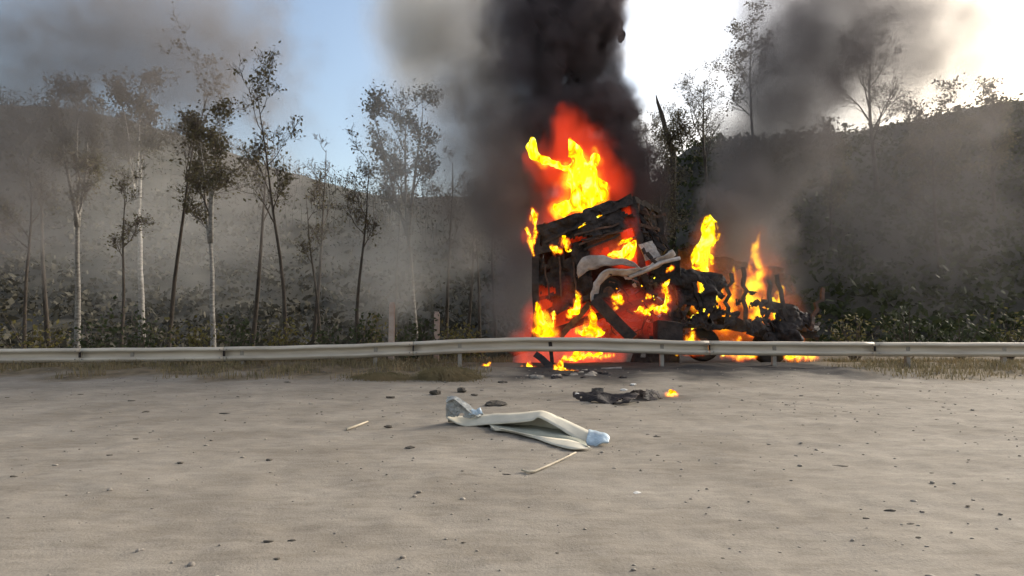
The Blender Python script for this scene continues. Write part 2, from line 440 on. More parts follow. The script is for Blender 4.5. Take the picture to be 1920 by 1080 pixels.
def smoke_mat(name, color, nsc=.45, amp=1.1, soft=.55, aniso=0.0, emit=None):
    m = bpy.data.materials.new(name); m.use_nodes = True
    n, l = m.node_tree.nodes, m.node_tree.links; n.clear()
    o = n.new('ShaderNodeOutputMaterial'); v = n.new('ShaderNodeVolumePrincipled'); v.inputs['Color'].default_value = (*color, 1)
    v.inputs['Anisotropy'].default_value = aniso
    tc = n.new('ShaderNodeTexCoord'); ln = n.new('ShaderNodeVectorMath'); ln.operation = 'LENGTH'
    l.new(tc.outputs['Object'], ln.inputs[0])
    g = n.new('ShaderNodeNewGeometry'); z = n.new('ShaderNodeTexNoise'); z.inputs['Scale'].default_value = nsc; z.inputs['Detail'].default_value = 5; z.inputs['Roughness'].default_value = .55
    l.new(g.outputs['Position'], z.inputs['Vector'])
    def math_(op, a, b):
        k = n.new('ShaderNodeMath'); k.operation = op
        for i, x in enumerate((a, b)):
            if hasattr(x, 'links'): l.new(x, k.inputs[i])
            else: k.inputs[i].default_value = x
        return k.outputs[0]
    f = math_('SUBTRACT', .92, ln.outputs['Value'])
    f = math_('ADD', f, math_('MULTIPLY', math_('SUBTRACT', z.outputs['Fac'], .5), amp))
    mr = n.new('ShaderNodeMapRange'); mr.interpolation_type = 'SMOOTHSTEP'; mr.inputs['From Min'].default_value = 0; mr.inputs['From Max'].default_value = soft
    l.new(f, mr.inputs['Value'])
    # nothing left at the rim of the ball
    rim = n.new('ShaderNodeMapRange'); rim.inputs['From Min'].default_value = 1.0; rim.inputs['From Max'].default_value = .82
    l.new(ln.outputs['Value'], rim.inputs['Value'])
    at = n.new('ShaderNodeAttribute'); at.attribute_type = 'OBJECT'; at.attribute_name = 'dens'
    dd = math_('MULTIPLY', math_('MULTIPLY', mr.outputs[0], rim.outputs[0]), at.outputs['Fac'])
    l.new(dd, v.inputs['Density'])
    if emit:
        v.inputs['Emission Color'].default_value = (*emit[0], 1); l.new(math_('MULTIPLY', dd, emit[1]), v.inputs['Emission Strength'])
    l.new(v.outputs[0], o.inputs['Volume'])
    return m
M_smoke_grey = smoke_mat('smoke_grey', (.82, .80, .76), .45, 1.2, .8)
M_smoke_mid = smoke_mat('smoke_mid', (.36, .335, .325), .6, 1.35, .7)
M_smoke_dark = smoke_mat('smoke_dark', (.15, .13, .14), .8, 1.7, .6)
M_smoke_core = mat('smoke_core', (.030, .027, .030), (.012, .011, .012), 1.1, 1.0, bump=.5, bscale=3, spec=0)

# ------------------------------------------------------------------ terrain
def lerp(a, b, t): return a + (b - a) * t
def sm(a, b, x):
    t = np.clip((x - a) / (b - a), 0, 1); return t * t * (3 - 2 * t)
def axis(lims, dense):
    """non-uniform axis: fine spacing dense inside, growing outside"""
    lo, hi, dlo, dhi = lims
    a = list(np.arange(dlo, dhi, dense)); s = dense
    x = dhi
    while x < hi: a.append(x); s *= 1.12; x += s
    a.append(hi); s = dense; x = dlo; b = []
    while x > lo: s *= 1.12; x -= s; b.append(max(x, lo))
    return np.array(sorted(set(b + a)))
def ground_z(x, y):
    z = .012 * fbm(np.stack([x * .5, y * .5, x * 0], -1), 3, 3)
    z = z + .012 * np.clip(fbm(np.stack([x * 2.1, y * 3.0, x * 0], -1), 4, 5), -.6, 1) * sm(0, 4, y)
    z = z + .010 * fbm(np.stack([x * 9, y * 12, x * 0], -1), 3, 8)
    z = z + .09 * sm(12.8, 14.6, y) * (1 + .5 * fbm(np.stack([x * 1.2, y * 1.2, x * 0], -1), 3, 9)) * (1 - sm(16.3, 19, y))
    z = z - 1.3 * sm(18.5, 26, y) * sm(1.5, -3, x) - .15 * sm(17, 20, y)
    return z
gx = axis((-320, 320, -19, 19), .085); gy = axis((-60, 27, 3.2, 18.5), .07)
X, Y = np.meshgrid(gx, gy, indexing='ij'); Z = ground_z(X, Y)
nx, ny = X.shape
V = np.stack([X, Y, Z], -1).reshape(-1, 3)
ii, jj = np.meshgrid(np.arange(nx - 1), np.arange(ny - 1), indexing='ij')
a0 = (ii * ny + jj).ravel(); F = np.stack([a0, a0 + ny, a0 + ny + 1, a0 + 1], 1)
def fast_mesh(name, V, F, m):
    me = bpy.data.meshes.new(name); me.vertices.add(len(V)); me.vertices.foreach_set('co', np.asarray(V, np.float32).ravel())
    k = F.shape[1]
    me.loops.add(F.size); me.polygons.add(len(F)); me.polygons.foreach_set('loop_start', np.arange(0, F.size, k, dtype=np.int32))
    me.loops.foreach_set('vertex_index', F.astype(np.int32).ravel()); me.update(calc_edges=True); me.validate()
    me.polygons.foreach_set('use_smooth', np.ones(len(F), bool)); me.materials.append(m); return me
gm = fast_mesh('ground', V, F, M_dirt)
wx_, wy_ = V[:, 0], V[:, 1]
nz_ = fbm(np.stack([wx_ * .9, wy_ * .9, wx_ * 0], -1), 4, 30)
soot = sm(12.8, 14.4, wy_ + nz_ * .9) * sm(-1.2, .6, wx_ + nz_ * .8) * sm(10.5, 8.0, wx_ + nz_ * .9) 
soot = np.maximum(soot, .75 * np.exp(-(((wx_ - 2.2) / 1.3) ** 2 + ((wy_ - 10.6) / .45) ** 2)) * (nz_ > -.3))
turf = sm(13.0, 14.4, wy_ + nz_ * .8) * np.maximum(sm(-.3, -2.2, wx_ + nz_), sm(8.2, 10.0, wx_ + nz_)) * (1 - .2 * sm(19, 24, wy_))
for nm, arr in (('soot', soot), ('turf', turf)):
    at = gm.attributes.new(nm, 'FLOAT', 'POINT'); at.data.foreach_set('value', np.clip(arr, 0, .96).astype(np.float32))
ground = link('ground', gm); ground['kind'] = 'structure'

def hill_z(x, y):
    n1 = fbm(np.stack([x * .03, y * .03, x * 0], -1), 5, 60)
    left = 27.5 * sm(38, 112, y) * (1 - .15 * sm(150, 400, y)); left = left * (1 - .10 * sm(-45, -10, x))
    left = left + 14 * sm(-24, -85, x) * sm(34, 80, y)
    right = 21.0 * sm(25, 62, y) * sm(3, 20, x) + 6 * sm(20, 60, x) * sm(30, 75, y)
    z = np.maximum(left, right) + n1 * 1.2 * sm(30, 55, y) + .25 * fbm(np.stack([x * .3, y * .3, x * 0], -1), 4, 61)
    return z - 1.55
hx = axis((-620, 620, -60, 60), .8); hy = axis((22, 900, 24, 80), .8)
X, Y = np.meshgrid(hx, hy, indexing='ij'); Z = hill_z(X, Y)
nx, ny = X.shape
ii, jj = np.meshgrid(np.arange(nx - 1), np.arange(ny - 1), indexing='ij')
a0 = (ii * ny + jj).ravel(); F = np.stack([a0, a0 + ny, a0 + ny + 1, a0 + 1], 1)
hill = link('hillside', fast_mesh('hillside', np.stack([X, Y, Z], -1).reshape(-1, 3), F, M_hill)); hill['kind'] = 'structure'
def gz(x, y):
    xx, yy = np.array([float(x)]), np.array([float(y)])
    return float(ground_z(xx, yy)[0]) if y < 25 else float(hill_z(xx, yy)[0])

# ------------------------------------------------------------------ trees
def grow_tree(h, r0, seed, lean=(0, 0), fork=None, first=.35, nbr=9, twig=1.0, leaves=.5, spread=.55, depth=3, leafsize=.09, limbk=1.0, fork_at=3, fork_len=.62):
    """returns trunk MB and crown MB in local coordinates"""
    rd = random.Random(seed); T, C = MB(), MB(); LV, LF = [], []
    def leaf(p):
        s = leafsize * rd.uniform(.6, 1.5); u = Vector([rd.gauss(0, 1) for _ in 'xyz']).normalized(); w = u.orthogonal().normalized()
        b = len(LV); LV.extend([p - u * s * .5, p + w * s * .35, p + u * s * .6, p - w * s * .35]); LF.append((b, b+1, b+2, b+3))
    def limb(a, d, L, r, lvl, tgt):
        n = 5 if lvl == 0 else 4; pts, p, dd = [a], a.copy(), d.normalized()
        for i in range(n):
            dd = (dd + Vector([rd.gauss(0, .11) for _ in 'xyz']) + Vector((0, 0, .05))).normalized(); p = p + dd * L / n; pts.append(p.copy())
        tgt.tube(pts, [max(r * (1 - .75 * i / n), .006) for i in range(n + 1)], 6 if lvl == 0 else 4 if lvl == 1 else 3, cap=False)
        if lvl < depth:
            k = int((4 + rd.random() * 3) * twig)
            for j in range(k):
                t = .25 + .75 * (j + rd.random()) / k; i = min(int(t * n), n - 1); q = pts[i].lerp(pts[i+1], t * n - i)
                ax = Vector([rd.gauss(0, 1) for _ in 'xyz']); nd = (dd * .75 + ax.normalized() * .7 + Vector((0, 0, .12))).normalized()
                limb(q, nd, L * rd.uniform(.38, .62), r * .45, lvl + 1, C)
        if lvl >= 1:
            for p in pts[1:]:
                for _ in range(2):
                    if rd.random() < leaves: leaf(p + Vector([rd.gauss(0, .16) for _ in 'xyz']))
    def stem(a, d, L, r, f0, nb):
        n = 9; pts, p, dd = [a], a.copy(), d.normalized(); rs = [r * 1.25]
        for i in range(n):
            dd = (dd + Vector((rd.gauss(0, .035), rd.gauss(0, .035), .03))).normalized(); p = p + dd * L / n; pts.append(p.copy()); rs.append(r * (1 - .88 * (i + 1) / n))
        T.tube(pts, rs, 8)
        for j in range(nb):
            t = f0 + (1 - f0) * (j + rd.random()) / nb; i = min(int(t * n), n - 1); q = pts[i].lerp(pts[i+1], t * n - i)
            az = rd.uniform(0, 6.283); nd = Vector((math.cos(az) * spread, math.sin(az) * spread, rd.uniform(.35, .9)))
            limb(q, nd, limbk * L * rd.uniform(.16, .30) * (1.25 - t * .5), r * (1 - .8 * t) * .6, 0, T if t < .6 else C)
        return pts
    pts = stem(Vector((0, 0, -.3)), Vector((lean[0], lean[1], 1)), h, r0, first, nbr)
    if fork:
        i = fork_at
        for fx in fork: stem(pts[i], Vector((fx, rd.uniform(-.12, .12), 1)), h * fork_len, r0 * .62, .3, nbr)
    if LF: C2 = (LV, LF)
    else: C2 = None
    return T, C, C2
def tree(base, label, barkm, name='bare_tree', group=None, crownless=False, leafm=None, scale=1, **kw):
    T, C, L = grow_tree(**kw)
    t = thing(name, base, label, 'tree', group)
    link('trunk', mesh('trunk', T.v, T.f, barkm, True), t)
    if C.v:
        v, f = list(C.v), list(C.f); me = None
        nt = len(f)
        if L:
            b = len(v); v += L[0]; f += [tuple(i + b for i in q) for q in L[1]]
        me = mesh('crown', v, f, M_twig); me.materials.append(leafm or M_leaf)
        me.polygons.foreach_set('material_index', [0] * nt + [1] * (len(f) - nt)); me.update()
        link('crown', me, t)
    return t
def copy_tree(t, base, rz, s, label, group=None):
    r = t.copy(); COL.objects.link(r); r.location = base; r.rotation_euler = (0, 0, rz); r.scale = (s, s, s); r['label'] = label
    if group: r['group'] = group
    elif 'group' in r: del r['group']
    for ch in list(t.children):
        k = ch.copy(); COL.objects.link(k); k.parent = r
    return r
def base(px, Y): 
    x = (px - 960) / FPX * Y; return Vector((x, Y, gz(x, Y)))
t1 = tree(base(786, 25), 'tall pale barked tree with forked trunk and thin brown crown behind the guardrail', M_birch, h=12.4, r0=.15, seed=11, lean=(-.035, 0), fork=(-.34, .10), first=.55, nbr=6, leaves=.09, leafsize=.12, limbk=.66, fork_at=5, fork_len=.46, depth=3, twig=1.15)
t2 = tree(base(664, 23), 'slim dark tree leaning right near the grey smoke edge', M_bark, h=8.6, r0=.09, seed=5, lean=(.10, 0), first=.6, nbr=5, leaves=.05, limbk=.6, twig=1.0)
t3 = tree(base(830, 27), 'straight dark bare trunk standing right of the pale forked tree', M_bark, h=10.5, r0=.12, seed=23, lean=(-.005, 0), first=.6, nbr=6, leaves=.03, limbk=.5, twig=.9)
t4 = tree(base(742, 31), 'thin grey tree standing just left of the pale forked tree', M_bark, h=12, r0=.10, seed=31, lean=(.0, .02), first=.5, nbr=8, leaves=.06, leafsize=.13, limbk=.7, twig=1.05)
# ridge trees on the right, against the white sky
tr1 = tree(base(1182, 58), 'bare spreading tree on the ridge beside the black smoke', M_bark, h=11.5, r0=.17, seed=41, first=.3, nbr=12, leaves=.12, leafsize=.16, spread=.7, twig=1.15)
tr2 = tree(base(1214, 54), 'bare upright tree on the ridge left of the leaning snag', M_bark, h=10.5, r0=.14, seed=43, first=.3, nbr=12, leaves=.12, leafsize=.16)
tr3 = tree(base(1268, 50), 'bare tree on the dark slope right of the leaning snag', M_bark, h=8.0, r0=.13, seed=47, first=.3, nbr=11, leaves=.12, leafsize=.15, spread=.7)
sn = thing('dead_snag', base(1263, 46), 'broken leaning dead trunk without branches on the dark ridge', 'tree')
b_ = sn.location; tip = P(1230, 178, 46)
MB().tube([b_ - Vector((0, 0, .4)), P(1262, 285, 46), P(1250, 250, 46), P(1241, 215, 46), P(1233, 192, 46), tip], [.24, .24, .20, .17, .12, .03], 8).part('trunk', M_bark, sn, smooth=True)
MB().tube([P(1257, 268, 46), P(1266, 258, 46), P(1276, 240, 46)], [.08, .06, .02], 5).part('broken_limb', M_bark, sn)
pt = tree(base(1251, 23), 'pale slender trunk rising behind the wreck at the dark slope', M_birch, h=8.0, r0=.09, seed=53, first=.55, nbr=7, leaves=.5)
# the wood beyond, left of the pale tree
LG = [(48, 26, .95, t4, 'brown leaved tree beside the guardrail, farthest from the fire'), (150, 30, 1.15, t1, 'pale forked tree beyond the guardrail near the farthest brown tree'),
      (232, 23, .95, t2, 'slim dark leaning tree close behind the guardrail among pale trees'), (318, 28, 1.2, t4, 'tall brown leaved tree between two pale forked trees'),
      (405, 25, .95, t1, 'pale forked tree standing nearest the wooded slope gap'), (470, 33, 1.3, t3, 'straight dark trunk deep in the smoky wood'),
      (540, 24, 1.0, t4, 'brown leaved tree close behind the rail before the smoky slope'), (606, 29, 1.1, t2, 'slim leaning tree beside the slim dark tree at the smoke edge'),
      (96, 38, 1.5, t3, 'straight dark tree far up the wooded slope'), (270, 40, 1.5, t1, 'pale forked tree far up the hazy slope'), (585, 40, 1.4, t3, 'dark bare tree deep in smoke beyond the brown tree')]
for i, (px, y, s, src, lb) in enumerate(LG): copy_tree(src, base(px, y), 1.3 * i + .6, s, lb)
RG = [(1330, 47, .95, tr1, 'bare spreading tree on the dark slope above the load bed'), (1420, 52, 1.1, tr2, 'upright bare tree on the slope veiled by the load bed smoke'),
      (1560, 40, 1.0, tr3, 'low bare tree on the slope just past the burnt load bed'), (1650, 46, 1.15, tr1, 'largest spreading bare tree on the slope past the load bed'),
      (1765, 38, 1.0, tr2, 'slim upright bare tree low on the dark slope'), (1870, 44, 1.1, tr3, 'bare tree at the far end of the dark slope')]
for i, (px, y, s, src, lb) in enumerate(RG): copy_tree(src, base(px, y), 2.1 * i + .4, s, lb)
# faint trunks inside the smoke
for i, (px, y, s) in enumerate(((872, 33, 1.1), (905, 29, .9), (930, 36, 1.2))):
    copy_tree(t3, base(px, y), i * 2 + 1, s, ('faint dark trunk veiled by smoke between fence and fire', 'slender trunk beside the red glow of the fire', 'distant trunk almost lost in brown smoke left of the fire')[i])

# scrub on the slopes: one mass
def scrub(n, xr, yr, size, seed, name, m, xf=None):
    r_ = np.random.default_rng(seed); Vv, Ff = [], []
    for _ in range(n):
        y = r_.uniform(*yr); x = r_.uniform(*xr) * y / 40
        z = gz(x, y); h = size * r_.uniform(.5, 1.5)
        for k in range(9):
            c = np.array([x, y, z]) + r_.normal(0, 1, 3) * h * [.5, .5, .28] + [0, 0, h * .45]
            u = r_.normal(0, 1, 3); u /= np.linalg.norm(u); w = np.cross(u, r_.normal(0, 1, 3)); w /= np.linalg.norm(w)
            s = h * r_.uniform(.15, .36); b = len(Vv); Vv += [c - u*s, c + w*s*.6, c + u*s, c - w*s*.6]; Ff.append((b, b+1, b+2, b+3))
    o = link(name, mesh(name, Vv, Ff, m)); o['kind'] = 'stuff'; return o
scrub(2600, (-42, 2), (30, 75), .9, 1, 'scrub', M_scrub)
scrub(3000, (6, 48), (28, 60), .75, 2, 'undergrowth', M_bush)
def far_wood(n, seed):
    r_ = np.random.default_rng(seed); B = MB(); Vv, Ff = [], []
    for _ in range(n):
        y = r_.uniform(72, 125); x = r_.uniform(-1.0, .0) * y; z = gz(x, y); h = r_.uniform(1.5, 3.6)
        B.tube([(x, y, z - .5), (x + r_.normal(0, .3), y, z + h)], [.06, .02], 3, cap=False)
        for k in range(12):
            t = r_.uniform(.35, 1); c = np.array([x, y, z + h * t]) + r_.normal(0, 1, 3) * [.9, .9, .5]
            u = r_.normal(0, 1, 3); u /= np.linalg.norm(u); w = np.cross(u, [0, 0, 1.]); s = r_.uniform(.15, .45)
            b = len(Vv); Vv += [c - u*s, c + w*s*.5, c + u*s, c - w*s*.5]; Ff.append((b, b+1, b+2, b+3))
    b = len(B.v); o = link('far_woods', mesh('far_woods', B.v + Vv, B.f + [tuple(i + b for i in q) for q in Ff], M_scrub)); o['kind'] = 'stuff'
far_wood(700, 4)

# shrubs behind the rail
def bush(px, y, w, h, seed, m, label, name='shrub', dens=260):
    r_ = np.random.default_rng(seed); b0 = base(px, y); t = thing(name, b0, label, 'shrub'); B = MB(); Vv, Ff = [], []
    for k in range(14):
        d = Vector((r_.normal(0, w*.32), r_.normal(0, w*.28), h * r_.uniform(.5, 1.0)))
        B.tube([Vector((0, 0, -.1)), d * .5 + Vector((r_.normal(0, .06), 0, .05)), d], [.022, .014, .005], 4, cap=False)
        for _ in range(dens // 14):
            c = d * r_.uniform(.35, 1.05) + Vector(r_.normal(0, .16, 3)) * w * .7; u = Vector(r_.normal(0, 1, 3)).normalized(); q = u.orthogonal().normalized(); s = r_.uniform(.04, .10)
            b = len(Vv); Vv += [c - u*s, c + q*s*.6, c + u*s, c - q*s*.6]; Ff.append((b, b+1, b+2, b+3))
    link('stems', mesh('stems', B.v, B.f, M_twig), t); link('foliage', mesh('foliage', Vv, Ff, m), t)
for i, a in enumerate(((676, 20, 1.3, 1.9, M_bush, 'dark green shrub behind the rail left of the pale concrete post'), (705, 22, 1.2, 2.4, M_yellow, 'olive shrub behind the dark one near the pale post'),
      (762, 21, 1.2, 1.5, M_bush, 'dark shrub between the two fence posts, nearer the pale post'), (795, 20, 1.1, 1.7, M_bush, 'dense dark shrub at the foot of the pale forked tree'),
      (850, 22, 1.3, 1.8, M_yellow, 'yellow green shrub right of the second fence post'), (892, 21, 1.2, 1.3, M_yellow, 'yellowish shrub beside the fire glow'),
      (618, 21, 1.4, 1.7, M_bush, 'dark shrub next to the slim leaning tree'), (540, 20, 1.5, 1.5, M_yellow, 'olive shrub under the brown leaved tree'), (455, 21, 1.6, 2.0, M_bush, 'broad dark shrub under the dark trunk in the wood'),
      (365, 20, 1.5, 1.6, M_yellow, 'olive shrub below the tall brown leaved tree'), (270, 21, 1.6, 2.1, M_bush, 'tall dark shrub beside the slim leaning wood tree'), (172, 20, 1.5, 1.6, M_bush, 'dark shrub below a pale forked tree at the wood end'), (70, 21, 1.7, 2.0, M_yellow, 'olive shrub under the farthest brown tree'))):
    px, y, w, h, m, lb = a; bush(px, y, w, h, 70 + i, m, lb)

for i, a in enumerate(((1600, 20, 1.5, 1.6, M_yellow, 'olive shrub behind the rail nearest the burnt load bed'), (1700, 21, 1.6, 2.0, M_bush, 'broad dark shrub behind the rail below the largest bare tree'),
      (1800, 20, 1.5, 1.5, M_bush, 'low dark shrub under the slim upright bare tree'), (1890, 21, 1.5, 1.9, M_yellow, 'olive shrub under the bare tree at the slope end'))):
    px, y, w, h, m, lb = a; bush(px, y, w, h, 90 + i, m, lb)
# fence posts behind the rail
for px, y, top, lb in ((735, 19, 571, 'pale concrete fence post with reddish side behind the guardrail'), (819, 20.5, 588, 'weathered concrete fence post before the straight dark trunk')):
    b0 = base(px, y); t_ = P(px, top, y); t = thing('fence_post', b0, lb, 'post', 'concrete fence posts')
    MB().box((b0.x, y, (b0.z + t_.z) / 2 - .1), (.17, .15, t_.z - b0.z + .2), (0, .012, 0), .006).part('shaft', M_conc, t)
    MB().box((b0.x, y, t_.z + .035), (.13, .11, .065), (0, .012, 0), .01).part('cap', M_conc, t)

# ------------------------------------------------------------------ guardrail
RY = 16.0
rail_px = [(-60, 654), (100, 653), (300, 651.5), (500, 649), (656, 645), (776, 640), (900, 634), (1000, 632), (1100, 632.5), (1180, 635), (1264, 638), (1420, 640), (1600, 641), (1800, 642), (1990, 642)]
def rail_top(px):
    xs, ys = zip(*rail_px); return float(np.interp(px, xs, ys))
gr = thing('guardrail', (0, RY, 0), 'long grey steel guardrail running across in front of the fire', 'guardrail')
prof = [(.03, -.005), (.01, -.012), (-.028, -.045), (-.034, -.085), (.085, -.110), (.095, -.165), (.085, -.215), (-.034, -.245), (-.028, -.285), (.012, -.325), (.03, -.335)]
# prof: (depth offset (negative: towards the road), height below the top edge)
joints = [-60, 150, 420, 775, 1330, 1640, 1990]
prof = [(d, z * 1.16) for d, z in prof]
for a, b in zip(joints[:-1], joints[1:]):
    n = max(14, int((b - a) / 22)); v = []; m = len(prof)
    for i in range(n + 1):
        px = a + (b - a) * i / n; top = P(px, rail_top(px) + .25 * math.sin(px * .05), RY); x0 = top.x + (.006 if i == 0 else -.006 if i == n else 0)
        dy = .008 * math.sin(px * .013)
        v += [(x0, RY + d + dy, top.z + z) for d, z in prof]
    f = [(i*m + k, i*m + k + 1, (i+1)*m + k + 1, (i+1)*m + k) for i in range(n) for k in range(m - 1)]
    o = part('beam', v, f, M_rail, gr, smooth=True, solid=.006)
for jx in joints[1:-1]:
    B = MB(); tp = P(jx, rail_top(jx), RY)
    B.box((tp.x, RY + .0, tp.z - .185), (.035, .05, .14)).part('splice_slot', M_char_redlit, gr)
    for dz in (-.08, -.30):
        for dx in (-.09, .09):
            MB().ring((tp.x + dx, RY - .045, tp.z + dz), (0, -1, 0), [(.02, 0), (.02, .012), (.001, .016)], 8).part('bolt', M_post, gr)
for px, lean in ((-30, 0), (250, 0), (455, 0), (704, .05), (862, 0), (1034, -.10), (1240, 0), (1450, 0), (1700, 0), (1880, 0)):
    tp = P(px, rail_top(px) + 8, RY + .13); z0 = gz(tp.x, RY) - .25
    B = MB(); B.box((tp.x - .04, tp.y, (tp.z + z0) / 2), (.01, .11, tp.z - z0), (0, lean, 0)); B.box((tp.x + .01, tp.y - .05, (tp.z + z0) / 2), (.09, .01, tp.z - z0), (0, lean, 0)); B.box((tp.x + .01, tp.y + .05, (tp.z + z0) / 2), (.09, .01, tp.z - z0), (0, lean, 0))
    B.part('post', M_char_redlit if px == 1034 else M_post, gr)

# grass of the verge
def blades(n, xr, yr, hmin, hmax, seed, mask=None):
    r_ = np.random.default_rng(seed); Vv, Ff = [], []
    xs, ys = r_.uniform(*xr, n), r_.uniform(*yr, n); zs = ground_z(xs, ys)
    cl = fbm(np.stack([xs * 1.1, ys * 1.4, xs * 0], -1), 3, 77)
    for x, y, z, q in zip(xs, ys, zs, cl):
        if mask and not mask(x, y, q, r_): continue
        h = r_.uniform(hmin, hmax) * (1 + .9 * max(q, 0)); a = r_.uniform(0, 6.283); w = r_.uniform(.006, .014); ln = r_.uniform(.1, .9) * h
        dx, dy = math.cos(a), math.sin(a); b = len(Vv)
        Vv += [(x - dy*w, y + dx*w, z - .02), (x + dy*w, y - dx*w, z - .02), (x + dx*ln*.4 + dy*w*.6, y + dy*ln*.4 - dx*w*.6, z + h*.6), (x + dx*ln*.4 - dy*w*.6, y + dy*ln*.4 + dx*w*.6, z + h*.6), (x + dx*ln, y + dy*ln, z + h * (1 - .3 * ln / h))]
        Ff += [(b, b+1, b+2, b+3), (b+3, b+2, b+4)]
    return Vv, Ff
v, f = blades(20000, (-19, 0), (13.2, 20), .05, .20, 5, lambda x, y, q, r: q > -.35 + .5 * sm(14.4, 13.2, y) + max(0, (x + 1.5) * .5) and (y > 14 or r.random() < .5))
v2, f2 = blades(9000, (8.6, 19), (13.2, 20), .05, .20, 6, lambda x, y, q, r: q > -.35 + .5 * sm(14.4, 13.2, y) and (y > 14 or r.random() < .5))
f = f + [tuple(i + len(v) for i in q) for q in f2]; v = v + v2
o = link('grass', mesh('grass', v, f, M_grass)); o['kind'] = 'stuff'
def clump(px, py, w, h, n, seed, label, m):
    r_ = np.random.default_rng(seed); g = G(px, py); Vv, Ff = [], []
    for _ in range(n):
        x, y = r_.normal(0, w * .42), r_.normal(0, .16); a = r_.normal(0, .9) + (0 if r_.random() < .5 else 3.14); hh = h * r_.uniform(.3, 1.1) * math.exp(-(x / w) ** 2); ww = .008; ln = r_.uniform(.2, 1.5) * hh
        ca, sa = math.cos(a), math.sin(a) * .6; z1 = hh * .55
        b = len(Vv); Vv += [g + Vector(q) for q in ((x, y, -.02), (x + ww, y, -.02), (x + ca*ln*.5, y + sa*ln*.3, hh * .85), (x + ca*ln*.5 + ww, y + sa*ln*.3, hh * .85 + ww), (x + ca*ln*1.2, y + sa*ln, z1))]
        Ff += [(b, b+1, b+3, b+2), (b+2, b+3, b+4)]
    return loose('grass_clump', Vv, Ff, m, label, 'grass')
clump(838, 712, .75, .30, 5200, 3, 'matted heap of dry grass at the verge below the guardrail', M_grass)
clump(716, 712, .8, .17, 2600, 4, 'low greenish grass clump at the verge under the white rail post', M_grass)

# ------------------------------------------------------------------ the wreck: burnt truck cab
WY = 18.2
def Q(px, py, dy=0): return P(px, py, WY + dy)
wr = thing('burnt_truck_cab', Q(1110, 690), 'charred tilted truck cab burning behind the guardrail', 'truck')
TL, TR, BR, BL = Q(1008, 432), Q(1184, 374), Q(1218, 560), Q(1003, 632)
dep = 2.0
tl, tr_, br, bl = Q(1030, 424, dep), Q(1232, 398, dep), Q(1262, 560, dep), Q(1020, 632, dep)
def barp(name, a, b, w, d, m=M_char_redlit, jit=.015, n=4, **k): return MB().beam(a, b, w, d, jit, n).part(name, m, wr, **k)
for a, b in ((TL, BL), (TR, BR), (tl, bl), (tr_, br)): barp('pillar', a, b, .21, .18, M_char_redlit, .07, 8)
for a, b in ((TL, TR), (TR, tr_), (tl, tr_), (TL, tl)): barp('roof_rail', a, b, .19, .16, M_char_redlit, .06, 8)
for a, b in ((BL, BR), (BR, br), (BL, bl)): barp('sill_beam', a, b, .20, .18)
v, f = sheet(TL, TR, tr_, tl, 26, 18, .10, 1.6, 3, .12); part('roof', v, f, M_char_redlit, wr, solid=.02)
# header over the windscreen, with folds
v, f = sheet(Q(1006, 424, -.1), Q(1182, 364, -.1), Q(1194, 424, -.18), Q(1004, 478, -.1), 46, 16, .17, 2.4, 4, .10); part('header_panel', v, f, M_char_redlit, wr, solid=.02)
v, f = sheet(Q(1006, 478, .05), Q(1104, 446, .05), Q(1112, 560, .05), Q(1003, 606, .05), 34, 34, .17, 2.2, 6, .16); part('front_panel', v, f, M_char_redlit, wr, solid=.02)
v, f = sheet(Q(1100, 440, .1), Q(1160, 425, .1), Q(1170, 478, .1), Q(1104, 500, .1), 18, 14, .07, 2.6, 8, .16); part('windscreen_frame', v, f, M_rust, wr, solid=.02)
v, f = sheet(TR, tr_, br, BR, 26, 30, .20, 1.8, 9, .30); part('side_panel', v, f, M_char_redlit, wr, solid=.02)
v, f = sheet(TL, tl, bl, BL, 18, 24, .08, 1.8, 10, .10); part('side_panel', v, f, M_char_redlit, wr, solid=.02)
v, f = sheet(tl, tr_, br, bl, 24, 24, .08, 1.6, 12, .08); part('rear_panel', v, f, M_char_redlit, wr, solid=.02)
# slats of the sun visor / grille
for i in range(5):
    a = Q(1070 + 7 * i + random.uniform(-6, 6), 432 + 9 * i, -.2); b = Q(1146 + 7 * i + random.uniform(-14, 8), 406 + 9 * i + random.uniform(-5, 5), -.2); barp('grille_slat', a, b, .06, .05, M_rust if i % 2 else M_char_redlit, .05, 6)
barp('visor_bar', Q(1020, 455, -.14), Q(1090, 420, -.14), .07, .06, M_char_redlit, .02, 5)
barp('visor_bar', Q(1128, 402, -.1), Q(1186, 380, -.1), .09, .07, M_char_redlit, .03, 5)
# mess of metal at the upper right shoulder
for (a, b, w, m) in (((1180, 385), (1222, 440), .13, M_rust), ((1196, 400), (1240, 462), .11, M_char_redlit), ((1188, 420), (1236, 432), .10, M_rust), ((1205, 445), (1248, 470), .12, M_char_redlit), ((1172, 372), (1206, 392), .14, M_char_redlit)):
    barp('bent_strut', Q(*a, -.05 + random.uniform(0, .6)), Q(*b, random.uniform(0, .6)), w, w, m, .05, 5)
for k in range(18):
    px, py = ((random.uniform(1178, 1238), random.uniform(378, 470)) if k < 9 else (random.uniform(1190, 1262), random.uniform(505, 625))); dx, dy_ = random.uniform(-26, 34), random.uniform(-22, 34)
    barp('bent_strut', Q(px, py, random.uniform(-.4, .5)), Q(px + dx, py + dy_, random.uniform(-.4, .5)), random.uniform(.05, .12), random.uniform(.04, .1), M_rust if k % 3 == 0 else M_char_redlit, .07, 5)
v, f = sheet(Q(1186, 380, .3), Q(1212, 392, .5), Q(1240, 456, .5), Q(1204, 452, .2), 14, 14, .12, 3.5, 15, .2); part('torn_panel', v, f, M_rust, wr, solid=.015)
v, f = sheet(Q(1198, 458, -.2), Q(1222, 452, -.1), Q(1238, 480, -.1), Q(1210, 490, -.2), 10, 10, .05, 5, 16); part('door_panel', v, f, M_ash, wr, solid=.03, label='ash white torn panel at the right shoulder')
